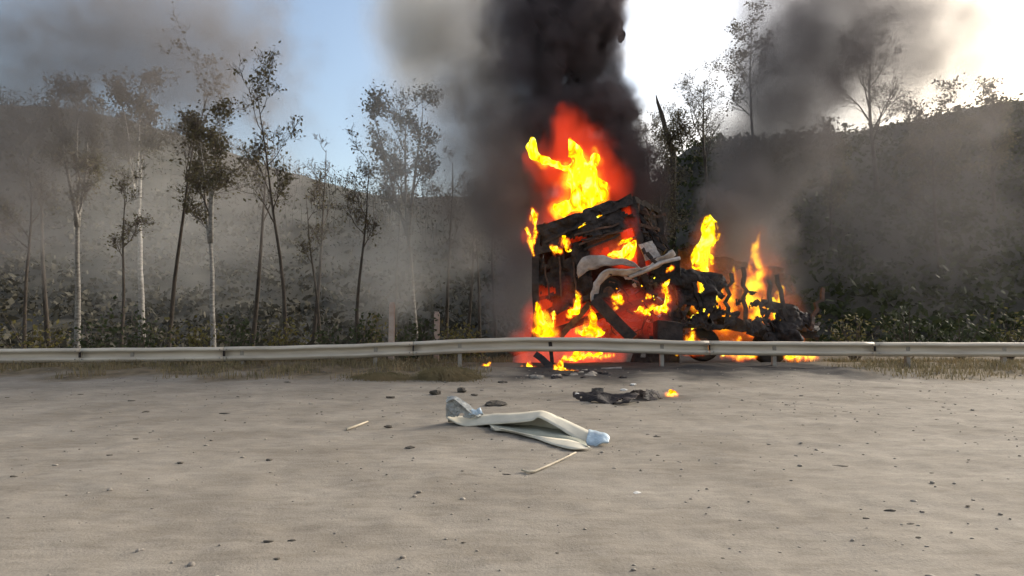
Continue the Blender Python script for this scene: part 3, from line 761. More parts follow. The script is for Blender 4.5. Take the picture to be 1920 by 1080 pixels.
# fender: pale curved sheet
def ribbon(pts_a, pts_b, n=24, amp=.02, seed=0):
    def interp(pts, t):
        k = len(pts) - 1; i = min(int(t * k), k - 1); u = t * k - i; p0, p1, p2, p3 = [Vector(pts[max(0, min(k, i + o))]) for o in (-1, 0, 1, 2)]
        return .5 * ((2*p1) + (p2 - p0)*u + (2*p0 - 5*p1 + 4*p2 - p3)*u*u + (3*p1 - p0 - 3*p2 + p3)*u*u*u)
    v = []; w = 5
    for i in range(n + 1):
        a, b = interp(pts_a, i / n), interp(pts_b, i / n)
        for j in range(w): v.append(a.lerp(b, j / (w - 1)))
    v = np.array([tuple(x) for x in v]); v += np.stack([fbm(v * 3.5, 3, seed + q) for q in range(3)], -1) * amp
    return v, [(i*w + j, (i+1)*w + j, (i+1)*w + j + 1, i*w + j + 1) for i in range(n) for j in range(w - 1)]
v, f = ribbon([Q(1083, 500, -.35), Q(1095, 481, -.38), Q(1135, 481, -.4), Q(1180, 490, -.38), Q(1205, 508, -.3)], [Q(1086, 524, -.2), Q(1106, 508, -.25), Q(1138, 499, -.3), Q(1176, 498, -.28), Q(1204, 513, -.2)], 24, .05, 20)
part('fender', v, f, M_ash, wr, smooth=True, solid=.03, label='pale ash covered fender over the arch')
v, f = ribbon([Q(1108, 565, -.5), Q(1112, 528, -.52), Q(1138, 504, -.55), Q(1176, 506, -.5), Q(1215, 498, -.45), Q(1262, 466, -.4)], [Q(1118, 570, -.3), Q(1123, 538, -.3), Q(1143, 517, -.3), Q(1177, 516, -.3), Q(1219, 508, -.25), Q(1267, 478, -.2)], 32, .05, 24)
part('wheel_arch', v, f, M_ash, wr, smooth=True, solid=.035, label='white curved wheel arch strip')
MB().tube([Q(1180, 520, -.35), Q(1210, 508, -.4), Q(1240, 492, -.4), Q(1275, 484, -.4)], .06, 8).part('air_pipe', M_ash, wr, smooth=True)
B = MB(); B.ring(Q(1142, 548, .0), (0.15, -1, .1), [(.18, 0), (.30, .02), (.42, .05), (.50, .02), (.54, -.06), (.52, -.22), (.44, -.28), (.30, -.2)], 28)
B.part('wheel', M_tyre, wr, smooth=True)
MB().ring(Q(1142, 548, -.02), (0.15, -1, .1), [(.001, .03), (.09, .03), (.10, 0), (.19, -.02), (.20, -.05)], 20).part('hub', M_rust, wr)
# the black strut and its brown partner (an inverted V)
MB().beam(Q(1114, 560, -.55), Q(1186, 634, -.7), .34, .16, .02, 3).part('strut', M_char_redlit, wr, label='thick black strut running down to the rail')
MB().beam(Q(1106, 568, -.35), Q(1050, 632, -.4), .17, .12, .02, 3).part('strut', M_rust, wr)
MB().beam(Q(1090, 560, -.4), Q(1140, 552, -.4), .14, .14, .02, 3).part('cross_bar', M_char_redlit, wr)
for a, b, w in (((1010, 560), (1100, 545), .12), ((1060, 600), (1210, 586), .10), ((1150, 610), (1264, 602), .16), ((1205, 525), (1230, 610), .12)): barp('chassis_beam', Q(*a, .3), Q(*b, .4), w, w, M_char_redlit, .03, 4)
for a, b in (((1160, 540), (1200, 570)), ((1195, 530), (1228, 566)), ((1130, 575), (1178, 596)), ((1210, 575), (1250, 548))): barp('bent_bracket', Q(*a, .0), Q(*b, .1), .055, .055, M_rust, .06, 5)
v, f = sheet(Q(1084, 424, -.2), Q(1128, 401, -.2), Q(1128, 404, -.2), Q(1085, 428, -.2), 14, 2, .04, 9, 88, .15); part('glowing_edge', v, f, M_ember, wr, solid=.015)
B = MB()
for _ in range(9): a = Q(random.uniform(1130, 1255), random.uniform(520, 600), -.55); B.box(a, (random.uniform(.02, .05), .02, random.uniform(.02, .05)), (0, random.uniform(0, 3), 0), .012)
o = B.part('embers', M_ember, wr); o['kind'] = 'stuff'
# torn bits hanging in the middle of the wreck
for k, (m, nm) in enumerate(((M_rust, 'rusty_scrap'), (M_ash, 'pale_scrap'), (M_char_redlit, 'hanging_wire'))):
    B = MB()
    for _ in range((26, 12, 16)[k]):
        a = Q(random.uniform(1120, 1258), random.uniform(505, 606), random.uniform(-.5, .3)); d = Vector([random.gauss(0, 1) for _ in 'xyz']).normalized()
        if k < 2:
            v, f = sheet(a, a + d * random.uniform(.1, .3), a + d * .2 + d.orthogonal().normalized() * random.uniform(.05, .14), a + d.orthogonal().normalized() * .1, 4, 3, .05, 6, _); B.add(v, f)
        else:
            e = a + Vector((random.uniform(-.5, .5), random.uniform(-.2, .2), -random.uniform(.2, .7))); B.tube([a, a.lerp(e, .4) + Vector((random.gauss(0, .08), 0, -.08)), a.lerp(e, .75) + Vector((random.gauss(0, .08), 0, -.03)), e], .013, 5)
    o = B.part(nm, m, wr, solid=.008 if k < 2 else 0); o['kind'] = 'stuff'
for a, b in (((1022, 500), (1030, 560)), ((1048, 482), (1052, 556)), ((1075, 490), (1080, 548))): barp('front_rib', Q(*a, -.06), Q(*b, -.06), .05, .05, M_rust, .03, 4)
# lower dark mass right of the strut
v, f = sheet(Q(1205, 590, .2), Q(1275, 585, .3), Q(1275, 690, .3), Q(1180, 690, .2), 18, 14, .10, 2, 30, .05); part('bumper', v, f, M_char_redlit, wr, solid=.03)
v, f = sheet(Q(1228, 494, -.1), Q(1275, 486, -.1), Q(1278, 535, 0), Q(1225, 528, 0), 14, 10, .08, 3, 31); part('mudguard', v, f, M_tyre, wr, solid=.04)
MB().box(Q(1252, 622, -.5), (.75, .5, .6), (0, .05, 0), .05).part('battery_box', M_char_redlit, wr)
MB().box(Q(1221, 634, -.9), (.10, .1, .12), (0, 0, 0), .01).part('bracket', M_tyre, wr)

# ------------------------------------------------------------------ burnt trailer behind, running on to the right
TYR = 19.6
def T(px, py, dy=0): return P(px, py, TYR + dy)
tl_ = thing('burnt_load_bed', T(1390, 680), 'collapsed charred load bed of the truck right of the cab', 'truck bed')
for dy in (-.45, .55): MB().beam(T(1262, 604, dy), T(1530, 626, dy), .26, .14, .05, 8).part('chassis_rail', M_char_redlit, tl_)
for i in range(5): px = 1285 + i * 56; MB().beam(T(px, 602 + i * 4, -1.0), T(px, 602 + i * 4, 1.1), .12, .10, .03, 4).part('cross_member', M_rust, tl_)
v, f = sheet(T(1262, 594, -1.1), T(1535, 618, -1.1), T(1535, 612, 1.1), T(1262, 590, 1.1), 60, 18, .22, 1.5, 40, .30); part('floor_deck', v, f, M_char_redlit, tl_, solid=.04)
for i in range(7):
    px = 1280 + i * 40; hgt = random.uniform(50, 120)
    MB().beam(T(px, 600 + i * 3, -1.1), T(px + random.uniform(-26, 26), 600 + i * 3 - hgt, random.uniform(-1.2, -.4)), .11, .09, .08, 7).part('side_rib', M_char_redlit if i % 3 else M_rust, tl_)
v, f = sheet(T(1264, 612, -1.2), T(1400, 620, -1.2), T(1392, 520, -1.0), T(1270, 500, -1.1), 90, 50, .30, 1.6, 43, .34); part('side_wall', v, f, M_char_redlit, tl_, solid=.02)
v, f = sheet(T(1390, 628, -1.2), T(1540, 650, -1.3), T(1525, 590, -.9), T(1385, 540, -1.0), 90, 46, .30, 1.8, 44, .36); part('side_wall', v, f, M_char_redlit, tl_, solid=.02)
v, f = sheet(T(1270, 596, 1.1), T(1500, 612, 1.1), T(1480, 500, 1.0), T(1272, 470, 1.1), 80, 46, .30, 1.5, 45, .38); part('far_wall', v, f, M_rust, tl_, solid=.02)
for px, py in ((1320, 646), (1446, 652)):
    w = MB().ring(T(px, py, -1.0), (.12, -1, .05), [(.2, 0), (.36, .02), (.44, .05), (.52, .02), (.54, -.08), (.52, -.28), (.4, -.32)], 26).part('wheel', M_tyre, tl_, smooth=True)
    MB().ring(T(px, py, -1.02), (.12, -1, .05), [(.001, .05), (.1, .05), (.11, .0), (.22, -.02)], 16).part('rim', M_rust, w)

# ------------------------------------------------------------------ flames
def flame(chains, Y, label, m=M_flame, h=.035, amp=.10, freq=2.4, seed=0, glow=None, gm_=None, gy=.7, group=None, k=.10, warp=.10, gh=.14, zs=.5, ysq=.8):
    pm = Y / FPX
    ch = [[(P(px, py, Y + (dy[0] if dy else 0)), r * pm) for px, py, r, *dy in c_] for c_ in chains]
    core = [[(p, r * .56) for p, r in c_] for c_ in ch]
    v, f = grow(core, h, k, amp, freq, zs, seed, 4, ysq, warp)
    v, f = largest(v, f)
    b0 = v.min(0); t = thing('flame', ((v[:, 0].mean()), v[:, 1].mean(), b0[2]), label, 'flame', group)
    part('tongue', v, f, m, t, smooth=True)
    def chain_balls(chs):
        balls = []
        for c_ in chs:
            balls.append(c_[0])
            for (a, ra), (b, rb) in zip(c_[:-1], c_[1:]):
                nseg = min(6, max(1, int((b - a).length / (.7 * min(ra, rb)))))
                balls += [(a.lerp(b, q / nseg), ra + (rb - ra) * q / nseg) for q in range(1, nseg + 1)]
        return balls
    rm = max(r for c_ in ch for p, r in c_)
    fc = [[(p, r * 2.0 + .03) for p, r in c_] for c_ in ch]
    gv, gf = grow(fc, max(.03, rm * .3), .1, .0, 1, 1, 0, 1)
    part('burning_gas', gv, gf, gas(M_fire, chain_balls(fc), s=1.9 / (2 * rm + .1), nsc=min(9, max(1.8, .9 / rm)), warp=rm * .9), t, smooth=True)
    if glow:
        gc = [[(P(px, py, Y + gy), r * pm * 1.55 + .08) for px, py, r, *dy in c_] for c_ in glow]
        gv, gf = grow(gc, gh * 1.6, .25, .0, 1, 1, 0, 1)
        part('gas_halo', gv, gf, gas(gm_ or M_glow, chain_balls(gc)), t, smooth=True)
    return t
flame([[(1036, 393, 9), (1065, 386, 18), (1095, 378, 20), (1128, 364, 16)], [(1085, 378, 26), (1088, 340, 30), (1086, 312, 24), (1080, 288, 12), (1072, 262, 3)],
       [(1100, 335, 24), (1114, 302, 14), (1119, 280, 4)], [(1078, 314, 13), (1046, 307, 9), (1022, 303, 8), (1006, 292, 5.5), (997, 274, 2.5)], [(1118, 352, 18), (1140, 354, 6)]],
      19.0, 'towering yellow flame with a curled side arm above the cab roof', h=.04, amp=.17, freq=2.6, seed=3, warp=.14,
      glow=[[(1075, 395, 50), (1085, 330, 66), (1080, 275, 44), (1064, 232, 26), (1050, 206, 10)], [(1110, 300, 40), (1145, 342, 34), (1168, 372, 12)], [(1000, 300, 18), (1040, 320, 30)], [(1020, 410, 26), (1003, 440, 18), (998, 470, 6)]])
flame([[(1003, 418, 3), (1001, 405, 6), (998, 393, 2.5)]], 17.7, 'small yellow flame at the upper left corner of the cab', M_flame_small, .02, .03, 6, 11)
flame([[(1001, 478, 1.5), (994, 452, 3.5), (992, 440, 3), (988, 428, 1)], [(1002, 455, 2), (1005, 436, 3), (1004, 425, 1)]], 17.7, 'thin orange flame licking the left edge of the cab', M_flame_small, .02, .03, 6, 12)
flame([[(1064, 466, 2.5), (1060, 455, 6), (1054, 446, 2)], [(1062, 460, 3), (1068, 469, 2)]], 17.7, 'small yellow flame on the cab front below the header', M_flame_small, .02, .025, 7, 13)
flame([[(1034, 462, 2.5), (1044, 470, 5.5), (1050, 472, 4)]], 17.7, 'dim orange flame on the cab front left of the yellow spot', M_ember, .02, .03, 7, 14)
flame([[(1142, 482, 3), (1160, 477, 8), (1176, 474, 12), (1182, 462, 5), (1190, 452, 1.5)], [(1160, 458, 2), (1178, 452, 4)]], 18.0, 'yellow flame inside the windscreen opening above the pale fender', M_flame_small, .025, .06, 4, 15,
      glow=[[(1178, 400, 10), (1178, 440, 18), (1180, 480, 26), (1200, 495, 16)], [(1120, 475, 12), (1160, 470, 18)]], gy=.3, gm_=glow_mat('flame_gas_cab', (1, .05, .012), .55, .1), gh=.10)
flame([[(1008, 622, 8), (1024, 622, 15), (1036, 626, 10)], [(1022, 615, 15), (1016, 595, 12), (1010, 578, 6), (1007, 566, 1.5)]], 17.4, 'bright yellow leaf shaped flame just above the rail at the cab left', h=.028, amp=.07, freq=4, seed=16,
      glow=[[(985, 640, 24), (1030, 635, 40), (1080, 640, 40)], [(1015, 600, 30), (1040, 570, 32), (1062, 540, 24)], [(1075, 600, 34), (1070, 560, 26)]], gy=1.1, gm_=glow_mat('flame_gas_low', (1, .065, .015), .26, .2, amp=1.8, warp=.3))
flame([[(1036, 612, 2), (1038, 598, 2.5), (1038, 590, 3)]], 17.4, 'thin yellow wisp of flame beside the leaf shaped flame', M_flame_small, .015, .02, 8, 17)
flame([[(1070, 592, 4), (1076, 584, 7), (1083, 570, 6), (1086, 556, 3), (1080, 545, 1)]], 17.6, 'yellow flame curling left of the wheel', M_flame_small, .022, .04, 5, 18)
flame([[(1086, 622, 6), (1100, 622, 11), (1116, 622, 9), (1126, 626, 4)], [(1104, 615, 8), (1110, 598, 5), (1108, 582, 2), (1106, 574, .8)], [(1118, 610, 4), (1126, 622, 4)]], 17.2, 'yellow flame between the two crossed struts', h=.024, amp=.06, freq=4.5, seed=19,
      glow=[[(1060, 640, 22), (1110, 636, 36), (1160, 640, 26)], [(1110, 600, 30), (1140, 600, 26)]], gy=1.3, gm_=M_glow_soft)
flame([[(1150, 556, 3), (1158, 558, 7), (1164, 566, 4)], [(1152, 570, 3), (1156, 578, 3)]], 17.3, 'yellow flame on the axle right of the black strut top', M_flame_small, .02, .03, 6, 20,
      glow=[[(1140, 580, 20), (1175, 600, 30), (1215, 590, 30), (1250, 560, 22)], [(1180, 560, 22), (1230, 610, 24)]], gm_=glow_mat('flame_gas_dim', (1, .06, .025), .16, .35, amp=1.6), gh=.1)
flame([[(1192, 584, 2), (1204, 583, 5), (1215, 587, 3)]], 17.4, 'flat orange flame in the middle of the twisted chassis', M_ember, .018, .03, 7, 21)
flame([[(1222, 576, 4), (1236, 583, 5), (1248, 580, 6), (1252, 564, 5), (1249, 548, 4), (1247, 536, 3), (1252, 528, 1.5)]], 17.3, 'hooked yellow flame at the right end of the cab', M_flame_small, .022, .04, 5, 22)
flame([[(1217, 557, 3), (1215, 553, 2)]], 17.3, 'tiny orange flame above the flat one in the chassis', M_ember, .014, .015, 8, 23)
flame([[(1252, 508, 2), (1260, 502, 3)]], 17.5, 'tiny orange flame on the mudguard', M_ember, .014, .015, 8, 24)
# fire on the ground
def gfl(chains, label, m=M_flame_small, **k): 
    py = max(p[1] + p[2] for c_ in chains for p in c_); return flame(chains, G(chains[0][0][0], py).y, label, m, **k)
gfl([[(982, 690, 3), (992, 688, 5), (1000, 690, 3)], [(990, 684, 3), (993, 678, 1)]], 'low yellow flame on the ground below the left end of the fire', h=.014, amp=.03, freq=7, seed=31)
gfl([[(907, 690, 2.5), (911, 687, 3.5)], [(914, 686, 2.5), (919, 681, 1)]], 'small lone flame on the ground beside the dry grass heap', h=.014, amp=.02, freq=8, seed=32)
gfl([[(1042, 690, 3), (1050, 684, 4), (1054, 674, 1.5)], [(1050, 693, 3), (1070, 697, 2.5), (1088, 699, 2)]], 'orange flame along the ground by the leaning rail post', M_ember, h=.014, amp=.025, freq=8, seed=33)
flame([[(1060, 672, 4), (1085, 668, 6), (1105, 666, 4), (1128, 668, 4), (1150, 666, 3)], [(1080, 664, 5), (1084, 654, 2)]], 16.9, 'orange flames licking through under the rail below the struts', M_flame_small, h=.02, amp=.05, freq=5, seed=34,
      glow=[[(985, 676, 22), (1040, 672, 20), (1110, 668, 22), (1160, 670, 12)]], gm_=glow_mat('flame_gas_under', (1, .08, .02), .45, .1, amp=1.6), gh=.1)
gfl([[(1252, 740, 3), (1260, 738, 4), (1268, 739, 3)]], 'small glowing ember fire at the end of the black debris', M_ember, h=.012, amp=.02, freq=9, seed=35)
# big fire over the trailer, going on to the right
BIG = [([[(1318, 600, 20), (1332, 550, 24), (1322, 495, 17), (1334, 450, 9), (1328, 418, 2)], [(1358, 604, 20), (1368, 560, 15), (1378, 522, 6), (1376, 500, 2)]], 19.6, 'orange flame over the load bed just right of the cab', 41),
       ([[(1420, 612, 20), (1412, 565, 22), (1424, 512, 17), (1416, 468, 8), (1424, 436, 2)], [(1462, 620, 18), (1458, 575, 13), (1468, 540, 4)]], 19.9, 'orange flame over the far end of the load bed', 42)]
for ch, Y_, lb, sd_ in BIG:
    gl = [[(px, py, r * 1.9 + 10) for px, py, r in c_] for c_ in ch]; ch = [[(px, py, r * .72) for px, py, r in c_] for c_ in ch]
    flame(ch, Y_, lb, M_flame_big, .045, .36, 2.1, sd_, glow=gl, gy=1.3, gm_=M_glow_big, warp=.25, gh=.25, zs=.45)
for i, (px, py) in enumerate(((1296, 650), (1384, 660), (1500, 662))):
    flame([[(px - 22, py + 6, 6), (px, py, 11), (px + 24, py + 5, 7)], [(px - 4, py - 8, 8), (px + 4, py - 26, 3)]], 18.4, ('low flame under the load bed beside the cab', 'low flame between the two load bed wheels', 'low flame under the far end of the load bed')[i], M_flame_small, .03, .07, 4, 51 + i)

# ------------------------------------------------------------------ smoke
sp = thing('smoke_plume', (P(1080, 380, 21)), 'thick black smoke plume rising and drifting left from the fire', 'smoke')
SY = 22.0; pm = SY / FPX
core = [[(1090, 105, 30), (1105, 60, 46), (1095, 0, 62), (1080, -80, 85), (1060, -180, 120), (1040, -320, 150)], [(1050, 110, 24), (1040, 60, 40), (1020, 0, 60)], [(1108, 78, 24), (1106, 30, 30)], [(1106, 100, 20), (1090, 140, 16)]]
v, f = grow([[(P(px, py, SY), r * pm * .64) for px, py, r in c_] for c_ in core], .10, .3, .42, 1.2, 1.0, 90, 5, 1.0, .3, True)
part('billow', v, f, M_smoke_core, sp, smooth=True)
bm = bmesh.new(); bmesh.ops.create_icosphere(bm, subdivisions=2, radius=1.06)
def puff(px, py, rx, ry, Y, dens, m, root=sp, rd=None, rot=0):
    me = bpy.data.meshes.new('drift'); bm.to_mesh(me); me.materials.append(m)
    o = link('drift', me, root); k = Y / FPX
    o.location = P(px, py, Y) - root.location; o.scale = (rx * k, (rd or (rx + ry) / 2) * k, ry * k); o.rotation_euler = (0, rot, 0); o['dens'] = float(dens)
    return o
# soft dark smoke round and below the billow
puff(1078, 30, 118, 200, 22, 3.2, M_smoke_dark)
puff(1120, 15, 72, 120, 21.6, 3.4, M_smoke_dark)
puff(1138, 62, 44, 52, 21.2, 4.5, M_smoke_dark)
puff(1132, -10, 50, 50, 21.2, 4.5, M_smoke_dark)
puff(1120, 120, 62, 70, 21.5, 2.4, M_smoke_dark)
puff(1135, 205, 88, 85, 21.6, 3.4, M_smoke_dark)
puff(1110, 320, 110, 130, 22.4, 3.0, M_smoke_dark)
puff(1185, 330, 78, 130, 22, 2.2, M_smoke_dark)
puff(1225, 430, 42, 80, 21.8, 1.2, M_smoke_dark)
puff(1045, 260, 130, 190, 23, 1.5, M_smoke_dark)
puff(1005, 80, 130, 240, 23, .8, M_smoke_dark)
puff(910, 60, 150, 260, 24.5, .22, M_smoke_mid)
puff(965, 20, 105, 150, 23.5, .3, M_smoke_dark)
puff(940, 190, 110, 150, 23.8, .38, M_smoke_mid)
puff(965, 350, 120, 220, 22.5, 1.2, M_smoke_mid)
puff(965, 530, 85, 150, 21, .8, M_smoke_mid)
# grey drift to the left
puff(845, 50, 170, 240, 26, .45, M_smoke_grey)
puff(840, 170, 120, 130, 25, .12, M_smoke_mid)
puff(770, 40, 110, 120, 24, .5, M_smoke_grey)
puff(775, 60, 120, 200, 27, .30, M_smoke_grey)
puff(720, 480, 150, 210, 24, .16, M_smoke_grey, rd=150)
puff(885, 320, 125, 240, 25, .60, M_smoke_mid)
puff(750, 270, 130, 190, 21.5, .22, M_smoke_grey)
puff(790, 480, 190, 130, 23, .09, M_smoke_grey, rd=120)
# thin smoke lying over the wooded slope
dr = thing('drifting_smoke', P(300, 560, 42), 'thin grey smoke hanging over the wooded slope', 'smoke')
puff(330, 420, 420, 230, 36, .028, M_smoke_grey, dr, rd=300)
puff(300, 90, 360, 260, 26, .32, M_smoke_mid, dr, rd=250)
puff(20, 200, 260, 400, 24, .25, M_smoke_mid, dr, rd=200)
puff(480, 260, 170, 330, 28, .06, M_smoke_mid, dr, rd=200)
# smoke over the trailer
s2 = thing('bed_smoke', P(1420, 420, 22), 'brown grey smoke rolling off the burning load bed', 'smoke')
puff(1390, 430, 110, 150, 21.5, .9, M_smoke_mid, s2)
puff(1450, 250, 140, 200, 23, .75, M_smoke_mid, s2)
puff(1490, 130, 150, 210, 24.0, .30, M_smoke_dark, s2)
puff(1400, 330, 100, 130, 22.5, .6, M_smoke_mid, s2)
puff(1560, 60, 260, 250, 26, .42, M_smoke_mid, s2)
puff(1420, 520, 150, 130, 18.3, .28, M_smoke_mid, s2, rd=70)
d2 = thing('slope_haze', P(1720, 500, 36), 'thin brown smoke drifting over the dark slope past the load bed', 'smoke')
puff(1700, 360, 330, 330, 34, .07, M_smoke_mid, d2, rd=260)
puff(1780, 90, 320, 240, 30, .20, M_smoke_mid, d2, rd=240)
bm.free()

# ------------------------------------------------------------------ debris on the ground
# long bent cream panel
def GT(px, py, h=0.0):
    p = G(px, py)
    for _ in range(4): p = G(px, py, gz(p.x, p.y) + h)
    return p
def on(pts, h): return [Vector((p.x, p.y, max(p.z, gz(p.x, p.y) + h))) for p in pts]
D = lambda X_, Y_, yy: P(800 + X_ / 4.138, 700 + Y_ / 4.138, yy)
pn = thing('bent_panel', G(985, 806), 'long cream truck panel bent in the middle lying on the dirt', 'panel')
up_b = [D(150, 345, 7.95), D(275, 404, 7.85), D(400, 405, 7.72), D(620, 388, 7.5), D(810, 370, 7.33), D(872, 344, 7.28), D(980, 400, 7.15), D(1110, 480, 6.95), D(1215, 545, 6.78), D(1285, 570, 6.7)]
up_t = [D(165, 322, 8.05), D(250, 335, 8.05), D(390, 328, 7.95), D(600, 312, 7.72), D(820, 298, 7.55), D(925, 297, 7.46), D(1035, 345, 7.32), D(1150, 395, 7.14), D(1265, 450, 6.97), D(1330, 480, 6.88)]
v, f = ribbon(up_t, up_b, 48, .008, 3); part('outer_skin', v, f, M_cream, pn, smooth=True, solid=.012)
back = [Vector((p.x * 1.012, p.y + .10, .012)) for p in up_t]
v, f = ribbon(up_t, back, 48, .006, 4); part('shade_flange', v, f, M_cream, pn, smooth=True, solid=.012)  # back flange carried down to the dirt, added to keep the cavity in shade
lo_t = [D(505, 420, 7.5), D(600, 432, 7.42), D(850, 484, 7.1), D(1000, 505, 6.95), D(1120, 522, 6.86), D(1245, 560, 6.72)]
lo_b = [D(530, 445, 7.45), D(640, 452, 7.38), D(830, 503, 7.05), D(1000, 562, 6.78), D(1150, 587, 6.66), D(1285, 578, 6.66)]
lo_b = [GT(800 + a / 4.138, 700 + b / 4.138, .022) for a, b in ((530, 445), (640, 455), (830, 503), (1000, 562), (1150, 587), (1285, 578))]; lo_t = on([GT(800 + a / 4.138, 700 + b / 4.138, .055) for a, b in ((505, 420), (600, 432), (850, 484), (1000, 505), (1120, 522), (1245, 560))], .03)
v, f = ribbon(lo_t, lo_b, 36, .006, 5); part('lower_flange', v, f, M_cream, pn, smooth=True, solid=.01)
in_t = [GT(a, b, .025) for a, b in ((905, 783), (940, 780), (985, 776), (1025, 780), (1062, 797), (1102, 832))]
in_b = [p - Vector((0, 0, .012)) for p in lo_t]
v, f = ribbon(in_t, in_b, 36, .012, 6); part('inner_floor', v, f, M_inner, pn, smooth=True, solid=.008)
v, f = sheet(D(150, 335, 7.96), D(330, 345, 7.9), D(440, 318, 7.9), D(170, 180, 8.0), 18, 18, .05, 9, 7, .06); part('torn_end', v, f, M_greywhite, pn, solid=.012, label='crumpled grey torn end flap')
v, f = ribbon([D(165, 200, 8.02), D(185, 172, 8.0), D(240, 178, 7.98), D(310, 225, 7.95), D(375, 275, 7.92), D(440, 322, 7.9)], [D(168, 225, 7.98), D(200, 200, 7.94), D(235, 210, 7.92), D(290, 258, 7.88), D(345, 305, 7.85), D(400, 335, 7.85)], 22, .025, 8); part('end_lip', v, f, M_greywhite, pn, solid=.014)
v, f = sheet(D(330, 320, 7.86), D(440, 322, 7.84), D(420, 272, 7.9), D(355, 278, 7.9), 10, 8, .03, 12, 9); part('film_scrap', v, f, M_blue, pn, solid=.008)
v, f = ribbon([D(1255, 455, 6.95), D(1330, 462, 6.86), D(1390, 485, 6.78), D(1420, 515, 6.72)], [D(1236, 566, 6.72), D(1290, 584, 6.66), D(1332, 560, 6.62), D(1414, 552, 6.66)], 20, .03, 12); part('end_cap', v, f, M_blue, pn, smooth=True, solid=.02, label='crumpled pale blue end')
MB().tube([D(500, 420, 7.48), D(540, 440, 7.46), D(575, 425, 7.46)], .018, 6).part('bracket', M_greywhite, pn)

# thin stick in front
g1 = lambda px, py, z=.015: GT(px, py, z)
MB().tube([g1(978, 881), g1(992, 885), g1(1003, 884), g1(1030, 872), g1(1056, 860), g1(1080, 848, .05)], [.009, .012, .012, .011, .010, .008], 6).loose('stick', M_stick, 'thin pale bent stick lying in front of the cream panel', 'stick', smooth=True)
MB().tube([g1(650, 805, .02), g1(672, 797, .02), g1(690, 790, .03)], [.018, .016, .01], 6).loose('stick', M_stick, 'short pale stick on the dirt far left of the cream panel', 'stick', smooth=True)
# black burnt sheet
bs = thing('burnt_sheet', G(1150, 752), 'flattened black burnt sheet of debris on the dirt before the rail', 'debris')
v, f = sheet(G(1075, 750, .02), G(1180, 758, .02), G(1200, 738, .14), G(1078, 735, .14), 30, 12, .07, 3.5, 60, .08); part('sheet_piece', v, f, M_char_redlit, bs, solid=.015)
v, f = sheet(G(1165, 752, .02), G(1240, 748, .02), G(1232, 730, .12), G(1190, 732, .2), 18, 10, .09, 4, 61, .12); part('sheet_piece', v, f, M_char_redlit, bs, solid=.015)
v, f = sheet(G(1110, 735, .05), G(1132, 738, .05), G(1130, 728, .1), G(1108, 726, .12), 8, 6, .04, 6, 62); part('sheet_piece', v, f, M_tyre, bs, solid=.012)
def lump(g, r, seed, flat=.6):
    r_ = np.random.default_rng(seed); b = bmesh.new(); bmesh.ops.create_icosphere(b, subdivisions=2, radius=1)
    v = np.array([x.co[:] for x in b.verts]); f = [[q.index for q in p.verts] for p in b.faces]; b.free()
    v = v * (1 + .45 * fbm(v * 1.6 + seed, 3, seed))[:, None] * [r * r_.uniform(.9, 1.6), r, r * flat]
    return v + np.array(g) + [0, 0, r * flat * .55], f
for i, (px, py, r, lb, m) in enumerate(((1085, 740, .06, 'white scrap lying on the left end of the black burnt sheet', M_white), (1192, 747, .06, 'white scrap at the right end of the black burnt sheet', M_white), (1188, 722, .06, 'pale scrap behind the burnt sheet near the rail', M_white),
      (1169, 732, .05, 'tiny pale scrap just behind the black burnt sheet', M_white), (1195, 925, .022, 'small white chip alone on the foreground dirt', M_white), (1088, 711, .06, 'pale glowing grit lump below the rail fire', M_white),
      (943, 718, .08, 'dark clod between grass heap and charred pile', M_clod), (865, 736, .085, 'upright dark clod behind the torn panel end', M_clod), (818, 740, .07, 'dark clod left of the upright clod', M_clod), (890, 742, .06, 'flat dark clod just behind the panel', M_clod), (732, 746, .05, 'dark pebble on the dirt below the green grass clump', M_clod),
      (928, 760, .12, 'dark earth lump behind the cream panel', M_clod), (770, 841, .045, 'flat dark chip in front left of the torn panel end', M_clod), (728, 801, .04, 'small dark chip beside the short pale stick', M_clod))):
    v, f = lump(G(px, py), r, 200 + i, .8 if 'upright' in lb else .4); loose('clod' if m is M_clod else 'scrap', v, f, m, lb, 'clod' if m is M_clod else 'scrap')
for i in range(58):   # charred pile below the rail
    px = random.uniform(985, 1170); py = random.uniform(694, 712); v, f = lump(G(px, py), random.uniform(.04, .12), 300 + i, .6)
    if random.random() < .65: loose('charred_lump', v, f, M_char_redlit, 'black charred lump in the burnt heap below the rail', 'debris', 'black charred lumps below the guardrail')
    else: loose('ashen_lump', v, f, M_stone, 'grey ashen lump in the burnt heap below the rail', 'debris', 'grey ashen lumps below the guardrail')
bp_ = MB().beam(G(1008, 668, .0) * 1, G(1030, 690, 0), .1, .08)
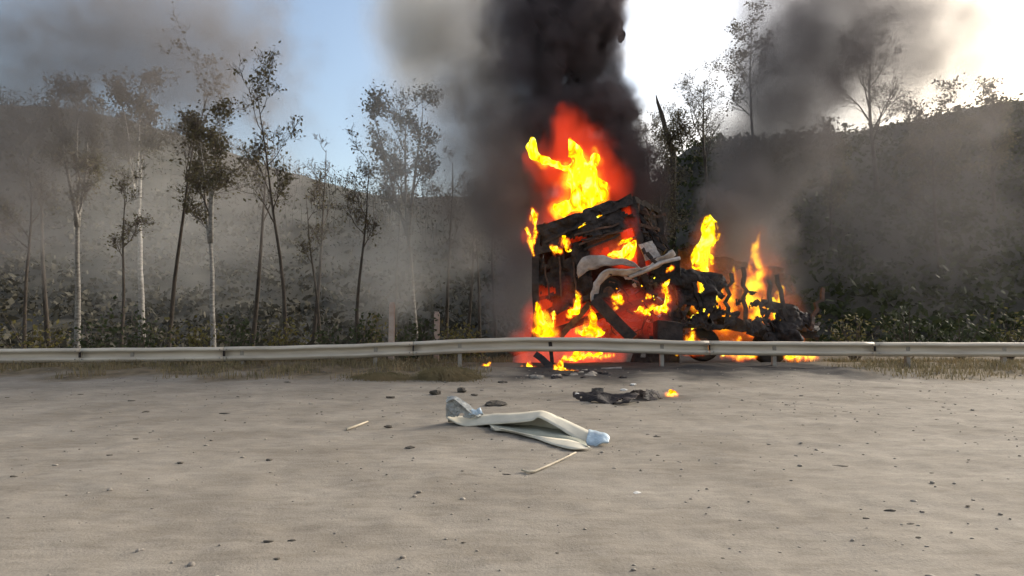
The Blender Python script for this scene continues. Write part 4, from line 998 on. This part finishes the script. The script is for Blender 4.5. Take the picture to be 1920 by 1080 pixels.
MB().beam(P(1004, 664, 15.6), P(1036, 690, 15.2), .17, .07, .03, 3).loose('burnt_plank', M_char_redlit, 'black burnt plank leaning at the dark rail post', 'plank')
for i, (a, b, lb) in enumerate((((1048, 695), (1090, 699), 'glowing burnt slat lying below the rail'), ((1128, 692), (1165, 690), 'pale ashen slat lying right of the glowing slat'))):
    MB().beam(G(*a, .06), G(*b, .07), .06, .05, .01, 3).loose('slat', M_rust if i == 0 else M_ash, lb, 'slat')
# loose grit: uncountable small stones
r_ = np.random.default_rng(99); Vv, Ff = [], []
b = bmesh.new(); bmesh.ops.create_icosphere(b, subdivisions=1, radius=1); iv = np.array([x.co[:] for x in b.verts]); if_ = np.array([[q.index for q in p.verts] for p in b.faces]); b.free()
n = 900
ys = 3.3 + 12 * r_.random(n) ** 1.25; xs = (r_.random(n) * 2 - 1) * (ys * .92 + 1); zs = ground_z(xs, ys)
for x, y, z in zip(xs, ys, zs):
    s = .005 + .014 * r_.random() ** 5 + .0007 * y
    v = iv * (1 + r_.normal(0, .2, (len(iv), 1))) * [s * r_.uniform(1, 1.8), s, s * .6] + [x, y, z + s * .15]
    Ff.append(if_ + len(Vv) * len(iv)); Vv.append(v)
gv = np.concatenate(Vv); gf = np.concatenate(Ff)
me = fast_mesh('gravel', gv, gf, M_stone); o = link('gravel', me); o['kind'] = 'stuff'

n = 110
ys = 3.4 + 10.5 * r_.random(n) ** 1.1; xs = (r_.random(n) * 2 - 1) * (ys * .92 + 1); zs = ground_z(xs, ys); Vv, Ff = [], []
for x, y, z in zip(xs, ys, zs):
    s = (.008 + .026 * r_.random() ** 3) * (.6 + y * .07)
    v = iv * (1 + r_.normal(0, .28, (len(iv), 1))) * [s * r_.uniform(1.2, 2.6), s, s * .38] + [x, y, z + s * .05]
    Ff.append(if_ + len(Vv) * len(iv)); Vv.append(v)
o = link('soil_crumbs', fast_mesh('soil_crumbs', np.concatenate(Vv), np.concatenate(Ff), M_clod)); o['kind'] = 'stuff'
